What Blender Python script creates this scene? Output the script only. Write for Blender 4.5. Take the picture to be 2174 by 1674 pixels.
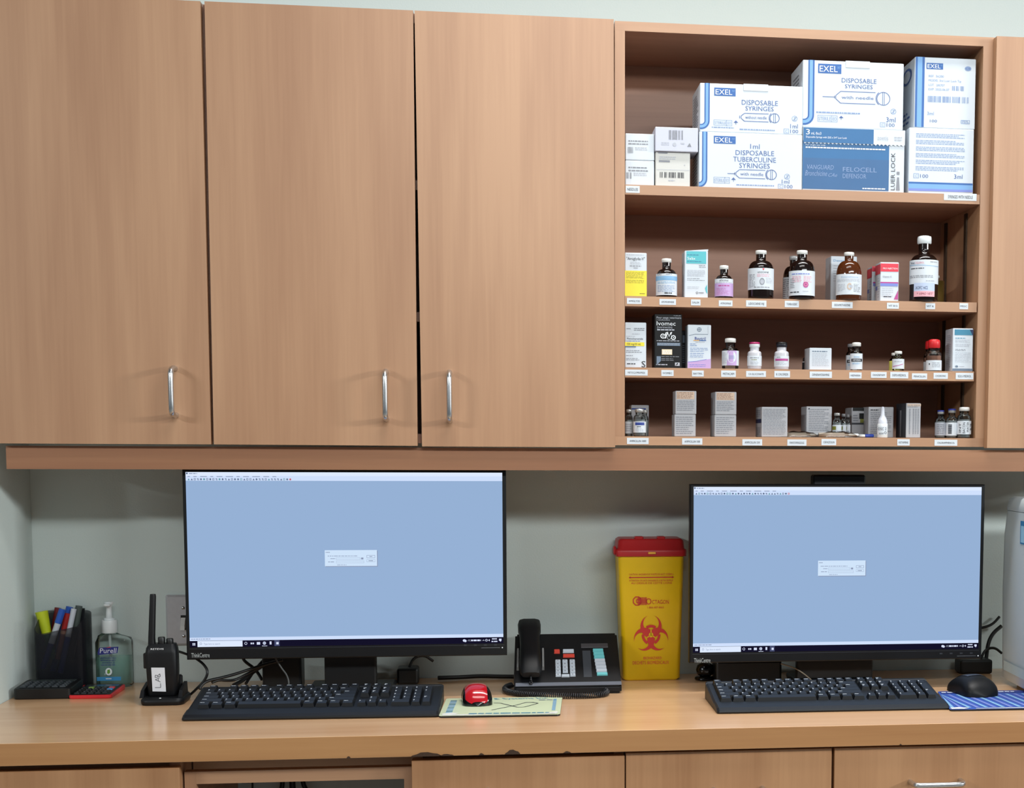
import bpy, bmesh, math, random
from mathutils import Vector, Matrix
random.seed(7)
sc = bpy.context.scene
for o in list(bpy.data.objects):
    bpy.data.objects.remove(o, do_unlink=True)
COL = sc.collection

# ------------------------------------------------------------------ camera
FPX, CX, CY, W, H = 3200.0, 1499.0, 1220.7, 2174.0, 1674.0
CAM = Vector((.0021, -3.2688, 1.2749))
ya, pi_, ro = math.radians(8.001), math.radians(-5.111), math.radians(-.304)
fwd = Vector((math.sin(ya)*math.cos(pi_), math.cos(ya)*math.cos(pi_), math.sin(pi_)))
r0 = Vector((math.cos(ya), -math.sin(ya), 0))
d0 = fwd.cross(r0)
RX = math.cos(ro)*r0 + math.sin(ro)*d0
RD = -math.sin(ro)*r0 + math.cos(ro)*d0
cam = bpy.data.cameras.new('camera')
cam.sensor_width = 36
cam.lens = FPX/W*36
cam.shift_x = (W/2-CX)/W
cam.shift_y = (CY-H/2)/W
cam.clip_start = .02
co = bpy.data.objects.new('camera', cam)
COL.objects.link(co)
m3 = Matrix((RX, -RD, -fwd)).transposed()
co.matrix_world = Matrix.Translation(CAM) @ m3.to_4x4()
sc.camera = co

# ------------------------------------------------------------------ light, world, exposure
sc.view_settings.view_transform = 'Standard'
sc.view_settings.look = 'None'
sc.view_settings.gamma = 1
sc.view_settings.use_curve_mapping = False
EXPO = 0.0
sc.view_settings.exposure = EXPO
wd = bpy.data.worlds.new('world')
sc.world = wd
wd.use_nodes = True
wd.node_tree.nodes['Background'].inputs[0].default_value = (.80, .90, 1, 1)
wd.node_tree.nodes['Background'].inputs[1].default_value = .12

def area(name, loc, target, sx, sy, power, col=(1, .985, .96), spread=180):
    l = bpy.data.lights.new(name, 'AREA')
    l.shape = 'RECTANGLE'; l.size = sx; l.size_y = sy; l.energy = power; l.color = col; l.spread = math.radians(spread)
    o = bpy.data.objects.new(name, l); COL.objects.link(o)
    o.location = loc
    o.rotation_euler = (Vector(target)-Vector(loc)).to_track_quat('-Z', 'Y').to_euler()
    return o
area('ceiling_or_fill_lamp', (1.3, -4.0, 2.75), (.4, -.3, 1.4), 3.2, .12, 76, (.95, 1, 1))
area('ceiling_or_fill_lamp', (5.0, -3.0, 2.30), (0, -.2, 1.1), 1.2, .10, 120, (.96, 1, 1))  # added fill lamp out of view, brightens the left wall strip
area('ceiling_or_fill_lamp', (-3.8, -4.0, 2.70), (.6, -.2, 1.1), 1.2, .10, 60, (.96, 1, 1))  # added fill lamp out of view, brightens the pale machine's left side
area('ceiling_or_fill_lamp', (.35, -1.45, 2.72), (.35, -.75, 1.2), 1.2, .30, 9)
area('ceiling_or_fill_lamp', (.75, -.60, 2.95), (.75, -.60, 0), 1.8, .14, 9.5, spread=80)

# ------------------------------------------------------------------ unprojection helpers (photo pixel -> point on a real plane)
def ray(x, y):
    return RX*((x-CX)/FPX) + RD*((y-CY)/FPX) + fwd
def PY(x, y, Y):
    d = ray(x, y); return CAM + d*((Y-CAM.y)/d.y)
def PZ(x, y, Z):
    d = ray(x, y); return CAM + d*((Z-CAM.z)/d.z)
def PX(x, y, X):
    d = ray(x, y); return CAM + d*((X-CAM.x)/d.x)

# ------------------------------------------------------------------ materials
def lin(c):
    return tuple((v/255/12.92 if v/255 <= .04045 else ((v/255+.055)/1.055)**2.4) for v in c)
MATS = {}
def _new(name):
    m = bpy.data.materials.new(name); m.use_nodes = True
    nt = m.node_tree
    return m, nt, nt.nodes['Principled BSDF']
def mat(name, rgb, rough=.5, metal=0, spec=.5, var=.05, scale=60, bump=0, coat=0, emit=None):
    if name in MATS: return MATS[name]
    m, nt, b = _new(name)
    c = lin(rgb)
    tc = nt.nodes.new('ShaderNodeTexCoord')
    nz = nt.nodes.new('ShaderNodeTexNoise'); nz.inputs['Scale'].default_value = scale; nz.inputs['Detail'].default_value = 3
    nt.links.new(tc.outputs['Object'], nz.inputs['Vector'])
    mx = nt.nodes.new('ShaderNodeMix'); mx.data_type = 'RGBA'
    mx.inputs[6].default_value = (*[v*(1-var) for v in c], 1)
    mx.inputs[7].default_value = (*[min(1, v*(1+var)) for v in c], 1)
    nt.links.new(nz.outputs[0], mx.inputs[0])
    nt.links.new(mx.outputs[2], b.inputs['Base Color'])
    b.inputs['Roughness'].default_value = rough
    b.inputs['Metallic'].default_value = metal
    b.inputs['Specular IOR Level'].default_value = spec
    b.inputs['Coat Weight'].default_value = coat
    if bump:
        bp = nt.nodes.new('ShaderNodeBump'); bp.inputs['Strength'].default_value = bump; bp.inputs['Distance'].default_value = .001
        nt.links.new(nz.outputs[0], bp.inputs['Height']); nt.links.new(bp.outputs[0], b.inputs['Normal'])
    MATS[name] = m
    return m
def emat(name, rgb, k=1.0):
    if name in MATS: return MATS[name]
    m = bpy.data.materials.new(name); m.use_nodes = True
    nt = m.node_tree; nt.nodes.clear()
    out = nt.nodes.new('ShaderNodeOutputMaterial')
    e = nt.nodes.new('ShaderNodeEmission')
    e.inputs[0].default_value = (*lin(rgb), 1)
    e.inputs[1].default_value = k/(2**EXPO)
    nt.links.new(e.outputs[0], out.inputs[0])
    MATS[name] = m
    return m
def glass(name, rgb, gloss=.25, rough=.03):
    """thin clear glass or plastic: lets light through with a tint, reflects at grazing angles"""
    if name in MATS: return MATS[name]
    m = bpy.data.materials.new(name); m.use_nodes = True
    nt = m.node_tree; nt.nodes.clear()
    out = nt.nodes.new('ShaderNodeOutputMaterial')
    t = nt.nodes.new('ShaderNodeBsdfTransparent'); t.inputs[0].default_value = (*lin(rgb), 1)
    g = nt.nodes.new('ShaderNodeBsdfGlossy'); g.inputs['Roughness'].default_value = rough
    lw = nt.nodes.new('ShaderNodeLayerWeight'); lw.inputs[0].default_value = gloss
    mx = nt.nodes.new('ShaderNodeMixShader')
    nt.links.new(lw.outputs['Fresnel'], mx.inputs[0]); nt.links.new(t.outputs[0], mx.inputs[1]); nt.links.new(g.outputs[0], mx.inputs[2])
    nt.links.new(mx.outputs[0], out.inputs[0])
    MATS[name] = m
    return m
def sheer(name, rgb, through):
    if name in MATS: return MATS[name]
    m, nt, b = _new(name)
    b.inputs['Base Color'].default_value = (*lin(rgb), 1); b.inputs['Roughness'].default_value = .45
    t = nt.nodes.new('ShaderNodeBsdfTransparent')
    mx = nt.nodes.new('ShaderNodeMixShader'); mx.inputs[0].default_value = through
    nt.links.new(b.outputs[0], mx.inputs[1]); nt.links.new(t.outputs[0], mx.inputs[2])
    nt.links.new(mx.outputs[0], nt.nodes['Material Output'].inputs[0])
    MATS[name] = m
    return m
def wood(name, axis, light=(184, 141, 106), dark=(163, 119, 86), rough=.46, coat=0.0):
    if name in MATS: return MATS[name]
    m, nt, b = _new(name)
    N = nt.nodes.new; L = nt.links.new
    tc = N('ShaderNodeTexCoord'); oi = N('ShaderNodeObjectInfo')
    add = N('ShaderNodeVectorMath'); add.operation = 'ADD'
    mul = N('ShaderNodeMath'); mul.operation = 'MULTIPLY'; mul.inputs[1].default_value = 37.0
    L(oi.outputs['Random'], mul.inputs[0]); L(tc.outputs['Object'], add.inputs[0]); L(mul.outputs[0], add.inputs[1])
    def streak(across, along, detail):
        mp = N('ShaderNodeMapping')
        s = [across]*3; s['XYZ'.index(axis)] = along
        mp.inputs['Scale'].default_value = s
        nz = N('ShaderNodeTexNoise'); nz.inputs['Scale'].default_value = 1; nz.inputs['Detail'].default_value = detail
        nz.inputs['Distortion'].default_value = .35
        L(add.outputs[0], mp.inputs[0]); L(mp.outputs[0], nz.inputs[0])
        return nz
    broad = streak(13, 1.0, 2); fine = streak(150, 5.0, 4)
    m1 = N('ShaderNodeMix'); m1.data_type = 'FLOAT'; m1.inputs[0].default_value = .26
    L(broad.outputs[0], m1.inputs[2]); L(fine.outputs[0], m1.inputs[3])
    rp = N('ShaderNodeValToRGB')
    rp.color_ramp.elements[0].position = .32; rp.color_ramp.elements[0].color = (*lin(dark), 1)
    rp.color_ramp.elements[1].position = .66; rp.color_ramp.elements[1].color = (*lin(light), 1)
    L(m1.outputs[0], rp.inputs[0]); L(rp.outputs[0], b.inputs['Base Color'])
    b.inputs['Roughness'].default_value = rough; b.inputs['Coat Weight'].default_value = coat
    b.inputs['Specular IOR Level'].default_value = .8
    bp = N('ShaderNodeBump'); bp.inputs['Strength'].default_value = .06; bp.inputs['Distance'].default_value = .0006
    L(fine.outputs[0], bp.inputs['Height']); L(bp.outputs[0], b.inputs['Normal'])
    MATS[name] = m
    return m
def wall_mat(name, rgb):
    m = mat(name, rgb, rough=.75, spec=.25, var=.02, scale=3)
    nt = m.node_tree; b = nt.nodes['Principled BSDF']
    nz = nt.nodes.new('ShaderNodeTexNoise'); nz.inputs['Scale'].default_value = 260; nz.inputs['Detail'].default_value = 2
    tc = nt.nodes.new('ShaderNodeTexCoord'); nt.links.new(tc.outputs['Object'], nz.inputs[0])
    bp = nt.nodes.new('ShaderNodeBump'); bp.inputs['Strength'].default_value = .25; bp.inputs['Distance'].default_value = .0012
    nt.links.new(nz.outputs[0], bp.inputs['Height']); nt.links.new(bp.outputs[0], b.inputs['Normal'])
    return m

WOODV = wood('beech_laminate_upright', 'Z')
WOODH = wood('beech_laminate_level', 'X')
WOODIN = wood('beech_inside_and_shade', 'X', (174, 128, 102), (154, 108, 84), .5)  # darker inside laminate; also puts shade into the colour of shelf undersides
WOODTOP = wood('beech_worktop', 'X', (226, 184, 142), (210, 164, 122), .20)
WOODEDGE = wood('beech_edge', 'X', (186, 136, 86), (164, 112, 66), .4)
WOODBASE = wood('beech_base_door', 'Z', (184, 136, 94), (160, 112, 72), .46)
WOODPEL = wood('beech_pelmet_shaded', 'X', (160, 112, 77), (140, 92, 60), .46)  # the doors' shade on this board is put into its darker colour
WALL = wall_mat('grey_green_wall_paint', (204, 215, 212))
CHIP = mat('raw_chipboard', (64, 44, 30), .9, var=.3, scale=300)
STEEL = mat('brushed_steel', (205, 207, 208), .28, 1, var=.05, scale=200)
DARKGAP = mat('dark_rubber', (22, 20, 20), .7)
WHITEP = mat('white_card', (208, 216, 224), .55, spec=.3, var=.012, scale=20)
WARMCARD = mat('ivory_card', (206, 206, 202), .55, spec=.3, var=.02, scale=20)
GREYCARD = mat('grey_card', (176, 177, 182), .6, spec=.3, var=.02, scale=20)
PAPER = mat('label_paper', (212, 219, 226), .6, spec=.25, var=.015, scale=40)
INK = mat('black_ink', (48, 50, 58), .6)
GREYINK = mat('grey_ink', (135, 138, 146), .6)
PALEINK = mat('pale_grey_ink', (178, 182, 192), .6)
BLUEINK = mat('slate_blue_ink', (84, 108, 160), .6)
PALEBLUE = mat('pale_blue_ink', (132, 154, 192), .6)
EXELBLUE = mat('carton_blue', (44, 96, 164), .5)
EXELLIGHT = mat('carton_light_blue', (116, 164, 214), .5)
DEEPBLUE = mat('deep_blue_print', (40, 62, 140), .5)
VANBLUE = mat('vaccine_box_blue', (36, 100, 152), .45, var=.06, scale=30)
VANBLUE2 = mat('vaccine_box_darker_blue', (46, 94, 142), .45, var=.06, scale=30)
NAVY = mat('navy_print', (24, 44, 84), .5)
WHITEINK = mat('white_ink', (236, 240, 244), .6)
TEAL = mat('teal_print', (84, 180, 190), .5)
YELLOWP = mat('yellow_print', (234, 216, 62), .5)
REDP = mat('red_print', (214, 54, 74), .5)
MAGENTA = mat('magenta_print', (176, 70, 140), .5)
LILAC = mat('lilac_print', (190, 160, 208), .5)
SKYBLUE = mat('sky_blue_print', (130, 176, 214), .5)
PERI = mat('periwinkle_print', (118, 134, 204), .5)
BLACKCARD = mat('black_card', (9, 10, 12), .45, spec=.3)
DGLASS = mat('dark_brown_glass', (20, 10, 8), .12, spec=.6)
AMBER = mat('amber_glass', (74, 36, 14), .10, spec=.6)
CAPAL = mat('pale_crimp_cap', (222, 222, 218), .35, spec=.5)
WPLAST = mat('white_plastic', (226, 232, 234), .35, var=.015)
BPLAST = mat('black_plastic', (10, 11, 13), .42, var=.1)
BSATIN = mat('black_satin_plastic', (12, 13, 16), .46, spec=.32, var=.12, bump=.05)
BGLOSS = mat('black_gloss_plastic', (8, 9, 11), .18)
KEYP = mat('keycap_plastic', (12, 14, 18), .40, var=.1)
KBODY = mat('keyboard_body_plastic', (19, 24, 31), .48, spec=.4, var=.1)
LEGEND = mat('key_legend', (205, 212, 220), .5)
CLEAR = glass('clear_vial_glass', (222, 226, 224), .35)
REDCAP = mat('red_cap_plastic', (206, 32, 38), .4)

# ------------------------------------------------------------------ mesh building
_glyphs = {}
def glyph(s):
    if s not in _glyphs:
        cu = bpy.data.curves.new('glyphs', 'FONT'); cu.body = s; cu.resolution_u = 2
        cu.offset = 0
        ob = bpy.data.objects.new('glyphs', cu); COL.objects.link(ob)
        dg = bpy.context.evaluated_depsgraph_get()
        me = bpy.data.meshes.new_from_object(ob.evaluated_get(dg))
        vs = [(v.co.x, v.co.y) for v in me.vertices]; fs = [tuple(p.vertices) for p in me.polygons]
        bpy.data.objects.remove(ob); bpy.data.curves.remove(cu); bpy.data.meshes.remove(me)
        if not vs: vs, fs = [(0, 0), (1, 0), (1, .7), (0, .7)], []
        _glyphs[s] = (vs, fs)
    return _glyphs[s]
CAPH = .73

class MB:
    def __init__(self): self.v = []; self.f = []; self.m = []; self.s = []
    def add(self, vs, fs, mi=0, smooth=False):
        b = len(self.v); self.v += [tuple(p) for p in vs]
        for f in fs:
            self.f.append(tuple(i+b for i in f)); self.m.append(mi); self.s.append(smooth)
        return self
    def quad(self, a, b, c, d, mi=0): return self.add([a, b, c, d], [(0, 1, 2, 3)], mi)
    def hexa(self, p, mi=0):
        """eight points: bottom ring 0-3, top ring 4-7, counter-clockwise from above"""
        return self.add(p, [(3, 2, 1, 0), (4, 5, 6, 7), (0, 1, 5, 4), (1, 2, 6, 5), (2, 3, 7, 6), (3, 0, 4, 7)], mi)
    def box(self, x0, x1, y0, y1, z0, z1, mi=0):
        return self.hexa([(x0, y0, z0), (x1, y0, z0), (x1, y1, z0), (x0, y1, z0), (x0, y0, z1), (x1, y0, z1), (x1, y1, z1), (x0, y1, z1)], mi)
    def rbox(self, x0, x1, y0, y1, z0, z1, r=.002, mi=0, seg=2, M=None):
        bm = bmesh.new(); bmesh.ops.create_cube(bm, size=1)
        for v in bm.verts:
            v.co = Vector(((x0+x1)/2+v.co.x*(x1-x0), (y0+y1)/2+v.co.y*(y1-y0), (z0+z1)/2+v.co.z*(z1-z0)))
        bmesh.ops.bevel(bm, geom=bm.edges[:], offset=r, segments=seg, affect='EDGES', profile=.5)
        return self.frombm(bm, mi, M)
    def frombm(self, bm, mi=0, M=None, smooth=False):
        bm.verts.index_update()
        vs = [(M @ v.co if M else v.co.copy()) for v in bm.verts]; fs = [[v.index for v in f.verts] for f in bm.faces]
        bm.free(); return self.add(vs, fs, mi, smooth)
    def prism(self, poly, a, b, fn, mi=0, smooth_sides=False):
        """poly: 2-D outline, fn(p, q, t) -> 3-D, extruded from t=a to t=b"""
        n = len(poly); base = [fn(p[0], p[1], a) for p in poly]; top = [fn(p[0], p[1], b) for p in poly]
        self.add(base+top, [tuple(range(n))[::-1], tuple(range(n, 2*n))], mi)
        return self.add(base+top, [(i, (i+1) % n, (i+1) % n+n, i+n) for i in range(n)], mi, smooth_sides)
    def lathe(self, prof, c=(0, 0, 0), seg=20, mi=0, sx=1, sy=1, smooth=True, M=None, cap=True):
        vs = []; fs = []; n = len(prof)
        for i in range(seg):
            a = 2*math.pi*i/seg
            for r, z in prof:
                p = Vector((r*math.cos(a)*sx, r*math.sin(a)*sy, z))
                if M: p = M @ p
                vs.append((c[0]+p.x, c[1]+p.y, c[2]+p.z))
        for i in range(seg):
            j = (i+1) % seg
            for k in range(n-1): fs.append((i*n+k, j*n+k, j*n+k+1, i*n+k+1))
        self.add(vs, fs, mi, smooth)
        if cap:
            self.add([vs[i*n] for i in range(seg)], [tuple(range(seg))[::-1]], mi)
            self.add([vs[i*n+n-1] for i in range(seg)], [tuple(range(seg))], mi)
        return self
    def tube(self, pts, r, seg=8, mi=0, smooth_path=0, cap=True):
        P = [Vector(p) for p in pts]
        for _ in range(smooth_path):
            Q = [P[0]]
            for a, b in zip(P[:-1], P[1:]): Q += [a*.75+b*.25, a*.25+b*.75]
            Q.append(P[-1]); P = Q
        n = len(P); vs = []; up = None
        for i, p in enumerate(P):
            t = (P[min(i+1, n-1)]-P[max(i-1, 0)])
            t = t.normalized() if t.length > 1e-9 else Vector((0, 0, 1))
            if up is None:
                up = Vector((0, 0, 1)) if abs(t.z) < .9 else Vector((1, 0, 0))
            s = t.cross(up)
            if s.length < 1e-6: s = t.cross(Vector((0, 1, 0)))
            s.normalize(); up = s.cross(t).normalized()
            rr = r(i/(n-1)) if callable(r) else r
            for k in range(seg):
                a = 2*math.pi*k/seg; vs.append(p+s*math.cos(a)*rr+up*math.sin(a)*rr)
        fs = [(i*seg+k, i*seg+(k+1) % seg, (i+1)*seg+(k+1) % seg, (i+1)*seg+k) for i in range(n-1) for k in range(seg)]
        self.add(vs, fs, mi, True)
        if cap:
            self.add(vs[:seg], [tuple(range(seg))[::-1]], mi); self.add(vs[-seg:], [tuple(range(seg))], mi)
        return self
    def build(self, name, mats, parent=None, local=False, fix=True):
        if not isinstance(mats, (list, tuple)): mats = [mats]
        me = bpy.data.meshes.new(name)
        off = Vector((0, 0, 0))
        if parent is not None and not local:
            q = parent
            while q is not None: off += q.location; q = q.parent
        me.from_pydata([Vector(p)-off for p in self.v], [], self.f)
        for m in mats: me.materials.append(m)
        me.polygons.foreach_set('material_index', self.m)
        me.polygons.foreach_set('use_smooth', self.s)
        if fix:
            bm = bmesh.new(); bm.from_mesh(me); bmesh.ops.recalc_face_normals(bm, faces=bm.faces[:]); bm.to_mesh(me); bm.free()
        me.update()
        o = bpy.data.objects.new(name, me); COL.objects.link(o)
        if parent is not None: o.parent = parent
        return o

def thing(name, label, cat, loc=(0, 0, 0), group=None, rz=0):
    o = bpy.data.objects.new(name, None); COL.objects.link(o); o.empty_display_size = .03
    o.location = loc; o.rotation_euler = (0, 0, rz); o['label'] = label; o['category'] = cat
    if group: o['group'] = group
    return o
def tag(o, label, cat=None, group=None):
    o['label'] = label
    if cat: o['category'] = cat
    if group: o['group'] = group
    return o
def struct(o): o['kind'] = 'structure'; return o

class Face:
    """a flat or cylindrical print surface addressed in the photo's pixel units"""
    def __init__(s, mb, px, o=None, ux=None, uy=None, w=1, h=1, n=(0, -1, 0), cyl=None, base=.0002):
        s.mb = mb; s.x0, s.y0, s.x1, s.y1 = px; s.w = w; s.h = h; s.cyl = cyl; s.base = base
        if cyl is None:
            s.o = Vector(o); s.ux = Vector(ux).normalized(); s.uy = Vector(uy).normalized(); s.n = Vector(n).normalized()
    def P(s, x, y, lay=0):
        off = s.base+lay*.00025
        u = min(1, max(0, (x-s.x0)/(s.x1-s.x0))); v = min(1, max(0, (s.y1-y)/(s.y1-s.y0)))
        if s.cyl:
            cx, cy, r, z0 = s.cyl
            a = math.asin(max(-.999, min(.999, (2*u-1))))+math.atan2(cx-CAM.x, cy-CAM.y)*-1
            return (cx+(r+off)*math.sin(a), cy-(r+off)*math.cos(a), z0+v*s.h)
        return tuple(s.o+s.ux*(u*s.w)+s.uy*(v*s.h)+s.n*off)
    def rect(s, x0, y0, x1, y1, mi, lay=0):
        if s.cyl:
            n = max(2, int(28*(x1-x0)/(s.x1-s.x0))); vs = []
            for i in range(n+1):
                x = s.x0+(s.x1-s.x0)*(.5-.5*math.cos(math.pi*i/n)) if (x0 <= s.x0 and x1 >= s.x1) else x0+(x1-x0)*i/n
                vs += [s.P(x, y1, lay), s.P(x, y0, lay)]
            s.mb.add(vs, [(2*i, 2*i+2, 2*i+3, 2*i+1) for i in range(n)], mi, True)
        else:
            s.mb.quad(s.P(x0, y1, lay), s.P(x1, y1, lay), s.P(x1, y0, lay), s.P(x0, y0, lay), mi)
        return s
    def poly(s, pts, mi, lay=0):
        s.mb.add([s.P(x, y, lay) for x, y in pts], [tuple(range(len(pts)))], mi); return s
    def frame(s, x0, y0, x1, y1, t, mi, lay=1):
        for r in ((x0, y0, x1, y0+t), (x0, y1-t, x1, y1), (x0, y0+t, x0+t, y1-t), (x1-t, y0+t, x1, y1-t)): s.rect(*r, mi, lay)
        return s
    def line(s, pts, t, mi, lay=1):
        if s.cyl:
            q = [pts[0]]
            for (xa, ya), (xb, yb) in zip(pts[:-1], pts[1:]):
                m = max(1, int(abs(xb-xa)/1.5)); q += [(xa+(xb-xa)*i/m, ya+(yb-ya)*i/m) for i in range(1, m+1)]
            pts = q
        for (xa, ya), (xb, yb) in zip(pts[:-1], pts[1:]):
            dx, dy = xb-xa, yb-ya; L = math.hypot(dx, dy) or 1; nx, ny = -dy/L*t/2, dx/L*t/2
            s.poly([(xa+nx, ya+ny), (xb+nx, yb+ny), (xb-nx, yb-ny), (xa-nx, ya-ny)], mi, lay)
        return s
    def ring(s, cx, cy, r, t, mi, lay=1, a0=0, a1=360, n=20, ry=None):
        k = (ry or r)/r
        for i in range(n):
            a, b = math.radians(a0+(a1-a0)*i/n), math.radians(a0+(a1-a0)*(i+1)/n)
            q = [(cx+math.cos(t_)*rr, cy+math.sin(t_)*rr*k) for t_, rr in ((a, r), (b, r), (b, r-t), (a, r-t))]
            s.poly(q, mi, lay)
        return s
    def disc(s, cx, cy, r, mi, lay=1, n=16, ry=None):
        return s.poly([(cx+math.cos(2*math.pi*i/n)*r, cy+math.sin(2*math.pi*i/n)*(ry or r)) for i in range(n)], mi, lay)
    def text(s, t, x0, y0, x1, y1, mi, lay=1, shear=0, rot=0):
        """fit the string: cap height y0..y1, width x0..x1; rot=90 reads upwards"""
        vs, fs = glyph(t)
        a = min(v[0] for v in vs); b = max(v[0] for v in vs)
        out = []
        for gx, gy in vs:
            u = (gx-a)/(b-a); v = gy/CAPH
            if rot == 90: x = x1-(x1-x0)*v; x = x0+(x1-x0)*(1-v); y = y1-(y1-y0)*u
            else: x = x0+(x1-x0)*u+shear*v*(y1-y0); y = y1-(y1-y0)*v
            out.append(s.P(x, y, lay))
        s.mb.add(out, fs, mi); return s
    def lines(s, x0, y0, x1, y1, n, mi, lay=1, fill=.45, ragged=.35, words=True):
        """n rows of print too small to read"""
        p = (y1-y0)/n
        for i in range(n):
            ya = y0+i*p+p*(1-fill)/2; yb = ya+p*fill
            xe = x1-(x1-x0)*random.random()*ragged*(1 if random.random() < .5 else .15)
            x = x0
            while x < xe-.3:
                w = random.uniform(2.4, 8.5) if words and x1-x0 > 12 else ((x1-x0)*random.uniform(.08, .26) if words else xe-x)
                s.rect(x, ya, min(x+w, xe), yb, mi, lay); x += w+(1.2 if x1-x0 > 12 else (x1-x0)*.025)
        return s
    def barcode(s, x0, y0, x1, y1, mi, n=16, lay=1):
        w = (x1-x0)/n
        for i in range(n):
            if i % 4 != 3 or random.random() < .3:
                s.rect(x0+i*w, y0, x0+i*w+w*random.uniform(.35, .8), y1, mi, lay)
        return s

# =================================================================== ROOM
WY = .004                      # back wall
CT = .76                      # worktop height
b = MB(); b.box(-3.2, 4.2, WY, WY+.1, 0, 2.75); struct(b.build('wall_back', WALL))
# left wall: runs towards the viewer and turns a rounded corner into the recess
poly = [(-.945, WY-.001), (-.945, -.30), (-.948, -.304), (-3.2, -.304), (-3.2, WY-.001)]
b = MB(); b.prism(poly, 0, 2.75, lambda x, y, t: (x, y, t)); struct(b.build('wall_left', WALL))
b = MB(); b.box(-3.2, 4.2, -4.6, WY, -.05, 0); struct(b.build('floor', mat('grey_floor_vinyl', (150, 150, 146), .5, scale=8)))

# =================================================================== WALL CABINETS
DY, CYF = -.302, -.280        # door front plane, carcass front plane
ZT, ZB = 2.0770, 1.2615
def handle(door, x, z0, z1, side=0):
    b = MB(); y = DY
    b.tube([(x+.004*side, y, z1), (x+.002*side, y-.018, z1+.001), (x, y-.040, z1-.004), (x, y-.043, z1-.016), (x, y-.043, z0+.016), (x, y-.040, z0+.004), (x+.002*side, y-.018, z0-.001), (x+.004*side, y, z0)], .0052, 10, 0, 2)
    return tag(b.build('handle', STEEL, door), 'slim bowed steel pull handle')
def door(parent, pts, hx=None, hz=None, side=0):
    """pts: tl, tr, br, bl as (x, z)"""
    b = MB()
    (ax, az), (bx, bz), (cx, cz), (dx, dz) = pts
    b.hexa([(dx, DY, dz), (cx, DY, cz), (cx, DY+.020, cz), (dx, DY+.020, dz), (ax, DY, az), (bx, DY, bz), (bx, DY+.020, bz), (ax, DY+.020, az)])
    d = b.build('door', WOODV, parent)
    if hx is not None: handle(d, hx, hz[0], hz[1], side)
    return d
def carcass(parent, x0, x1, shelves=()):
    t = .018; y0, y1 = DY+.0215, WY-.002
    for x in (x0, x1-t):
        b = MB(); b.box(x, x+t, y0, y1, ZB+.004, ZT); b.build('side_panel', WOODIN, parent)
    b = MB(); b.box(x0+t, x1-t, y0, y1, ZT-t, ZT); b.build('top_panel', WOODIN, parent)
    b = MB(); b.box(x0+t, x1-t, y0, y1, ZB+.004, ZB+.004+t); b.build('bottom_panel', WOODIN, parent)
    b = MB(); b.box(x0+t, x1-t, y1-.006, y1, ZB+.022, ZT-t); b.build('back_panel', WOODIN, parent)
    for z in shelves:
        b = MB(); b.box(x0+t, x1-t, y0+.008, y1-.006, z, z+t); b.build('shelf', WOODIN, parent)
xl = PY(438, 400, DY).x
c = thing('wall_cabinet', 'beech wall cabinet with one wide door at the far left beside the grey wall', 'cabinet', (-.72, -.14, ZB))
carcass(c, -.905, -.532, (1.66,))
h0, h1 = PY(370, 783, DY), PY(376, 882, DY)
def dx(x, y): p = PY(x, y, DY); return (p.x, p.z)
def at(x, y, z):              # x from the pixel, z fixed
    p = PY(x, y, DY); return (p.x, z)
door(c, [(-.912, ZT), at(425, 0, ZT), at(448, 940, ZB), (-.912, ZB)], (h0.x+h1.x)/2, (h1.z, h0.z))
c2 = thing('wall_cabinet', 'beech wall cabinet with a pair of doors, their handles facing each other', 'cabinet', (-.15, -.14, ZB))
carcass(c2, -.529, .233, (1.50, 1.75))
h0, h1 = PY(820, 790, DY), PY(821, 890, DY)
door(c2, [at(434, 0, ZT), at(877, 22, ZT), at(886.5, 945, ZB-.001), at(454, 942, ZB)], (h0.x+h1.x)/2, (h1.z, h0.z))
h0, h1 = PY(954, 792, DY), PY(956, 893, DY)
door(c2, [at(880, 22, ZT), at(1303, 44, ZT), at(1306, 951, ZB-.002), at(896, 947, ZB-.002)], (h0.x+h1.x)/2, (h1.z, h0.z))
c3 = thing('wall_cabinet', 'beech wall cabinet at the right edge, beyond the open medicine shelves', 'cabinet', (1.25, -.14, ZB))
carcass(c3, 1.0015, 1.55, (1.62,))
door(c3, [at(2116.5, 84, ZT), (1.56, ZT), (1.56, ZB), at(2095.5, 951, ZB)])

# open shelf unit
UX0, UX1 = .2385, .9995
IX0, IX1 = .2582, .9765
su = thing('shelf_unit', 'open beech wall unit holding medicine boxes and bottles on its shelves', 'shelves', ((UX0+UX1)/2, -.14, 1.263))
b = MB(); b.box(UX0, IX0, CYF, WY-.002, 1.281, 2.062); b.build('side_panel', WOODV, su)
b = MB(); b.box(IX1, UX1, CYF, WY-.002, 1.281, 2.062); b.build('side_panel', WOODV, su)
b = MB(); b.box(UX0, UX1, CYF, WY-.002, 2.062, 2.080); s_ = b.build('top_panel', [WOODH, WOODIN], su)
for p in s_.data.polygons: p.material_index = 1 if p.normal.z < -.5 else 0  # shade under the top panel put into the colour of its lower face
b = MB(); b.box(IX0, IX1, -.008, WY-.002, 1.281, 2.062); b.build('back_panel', WOODIN, su)
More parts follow.
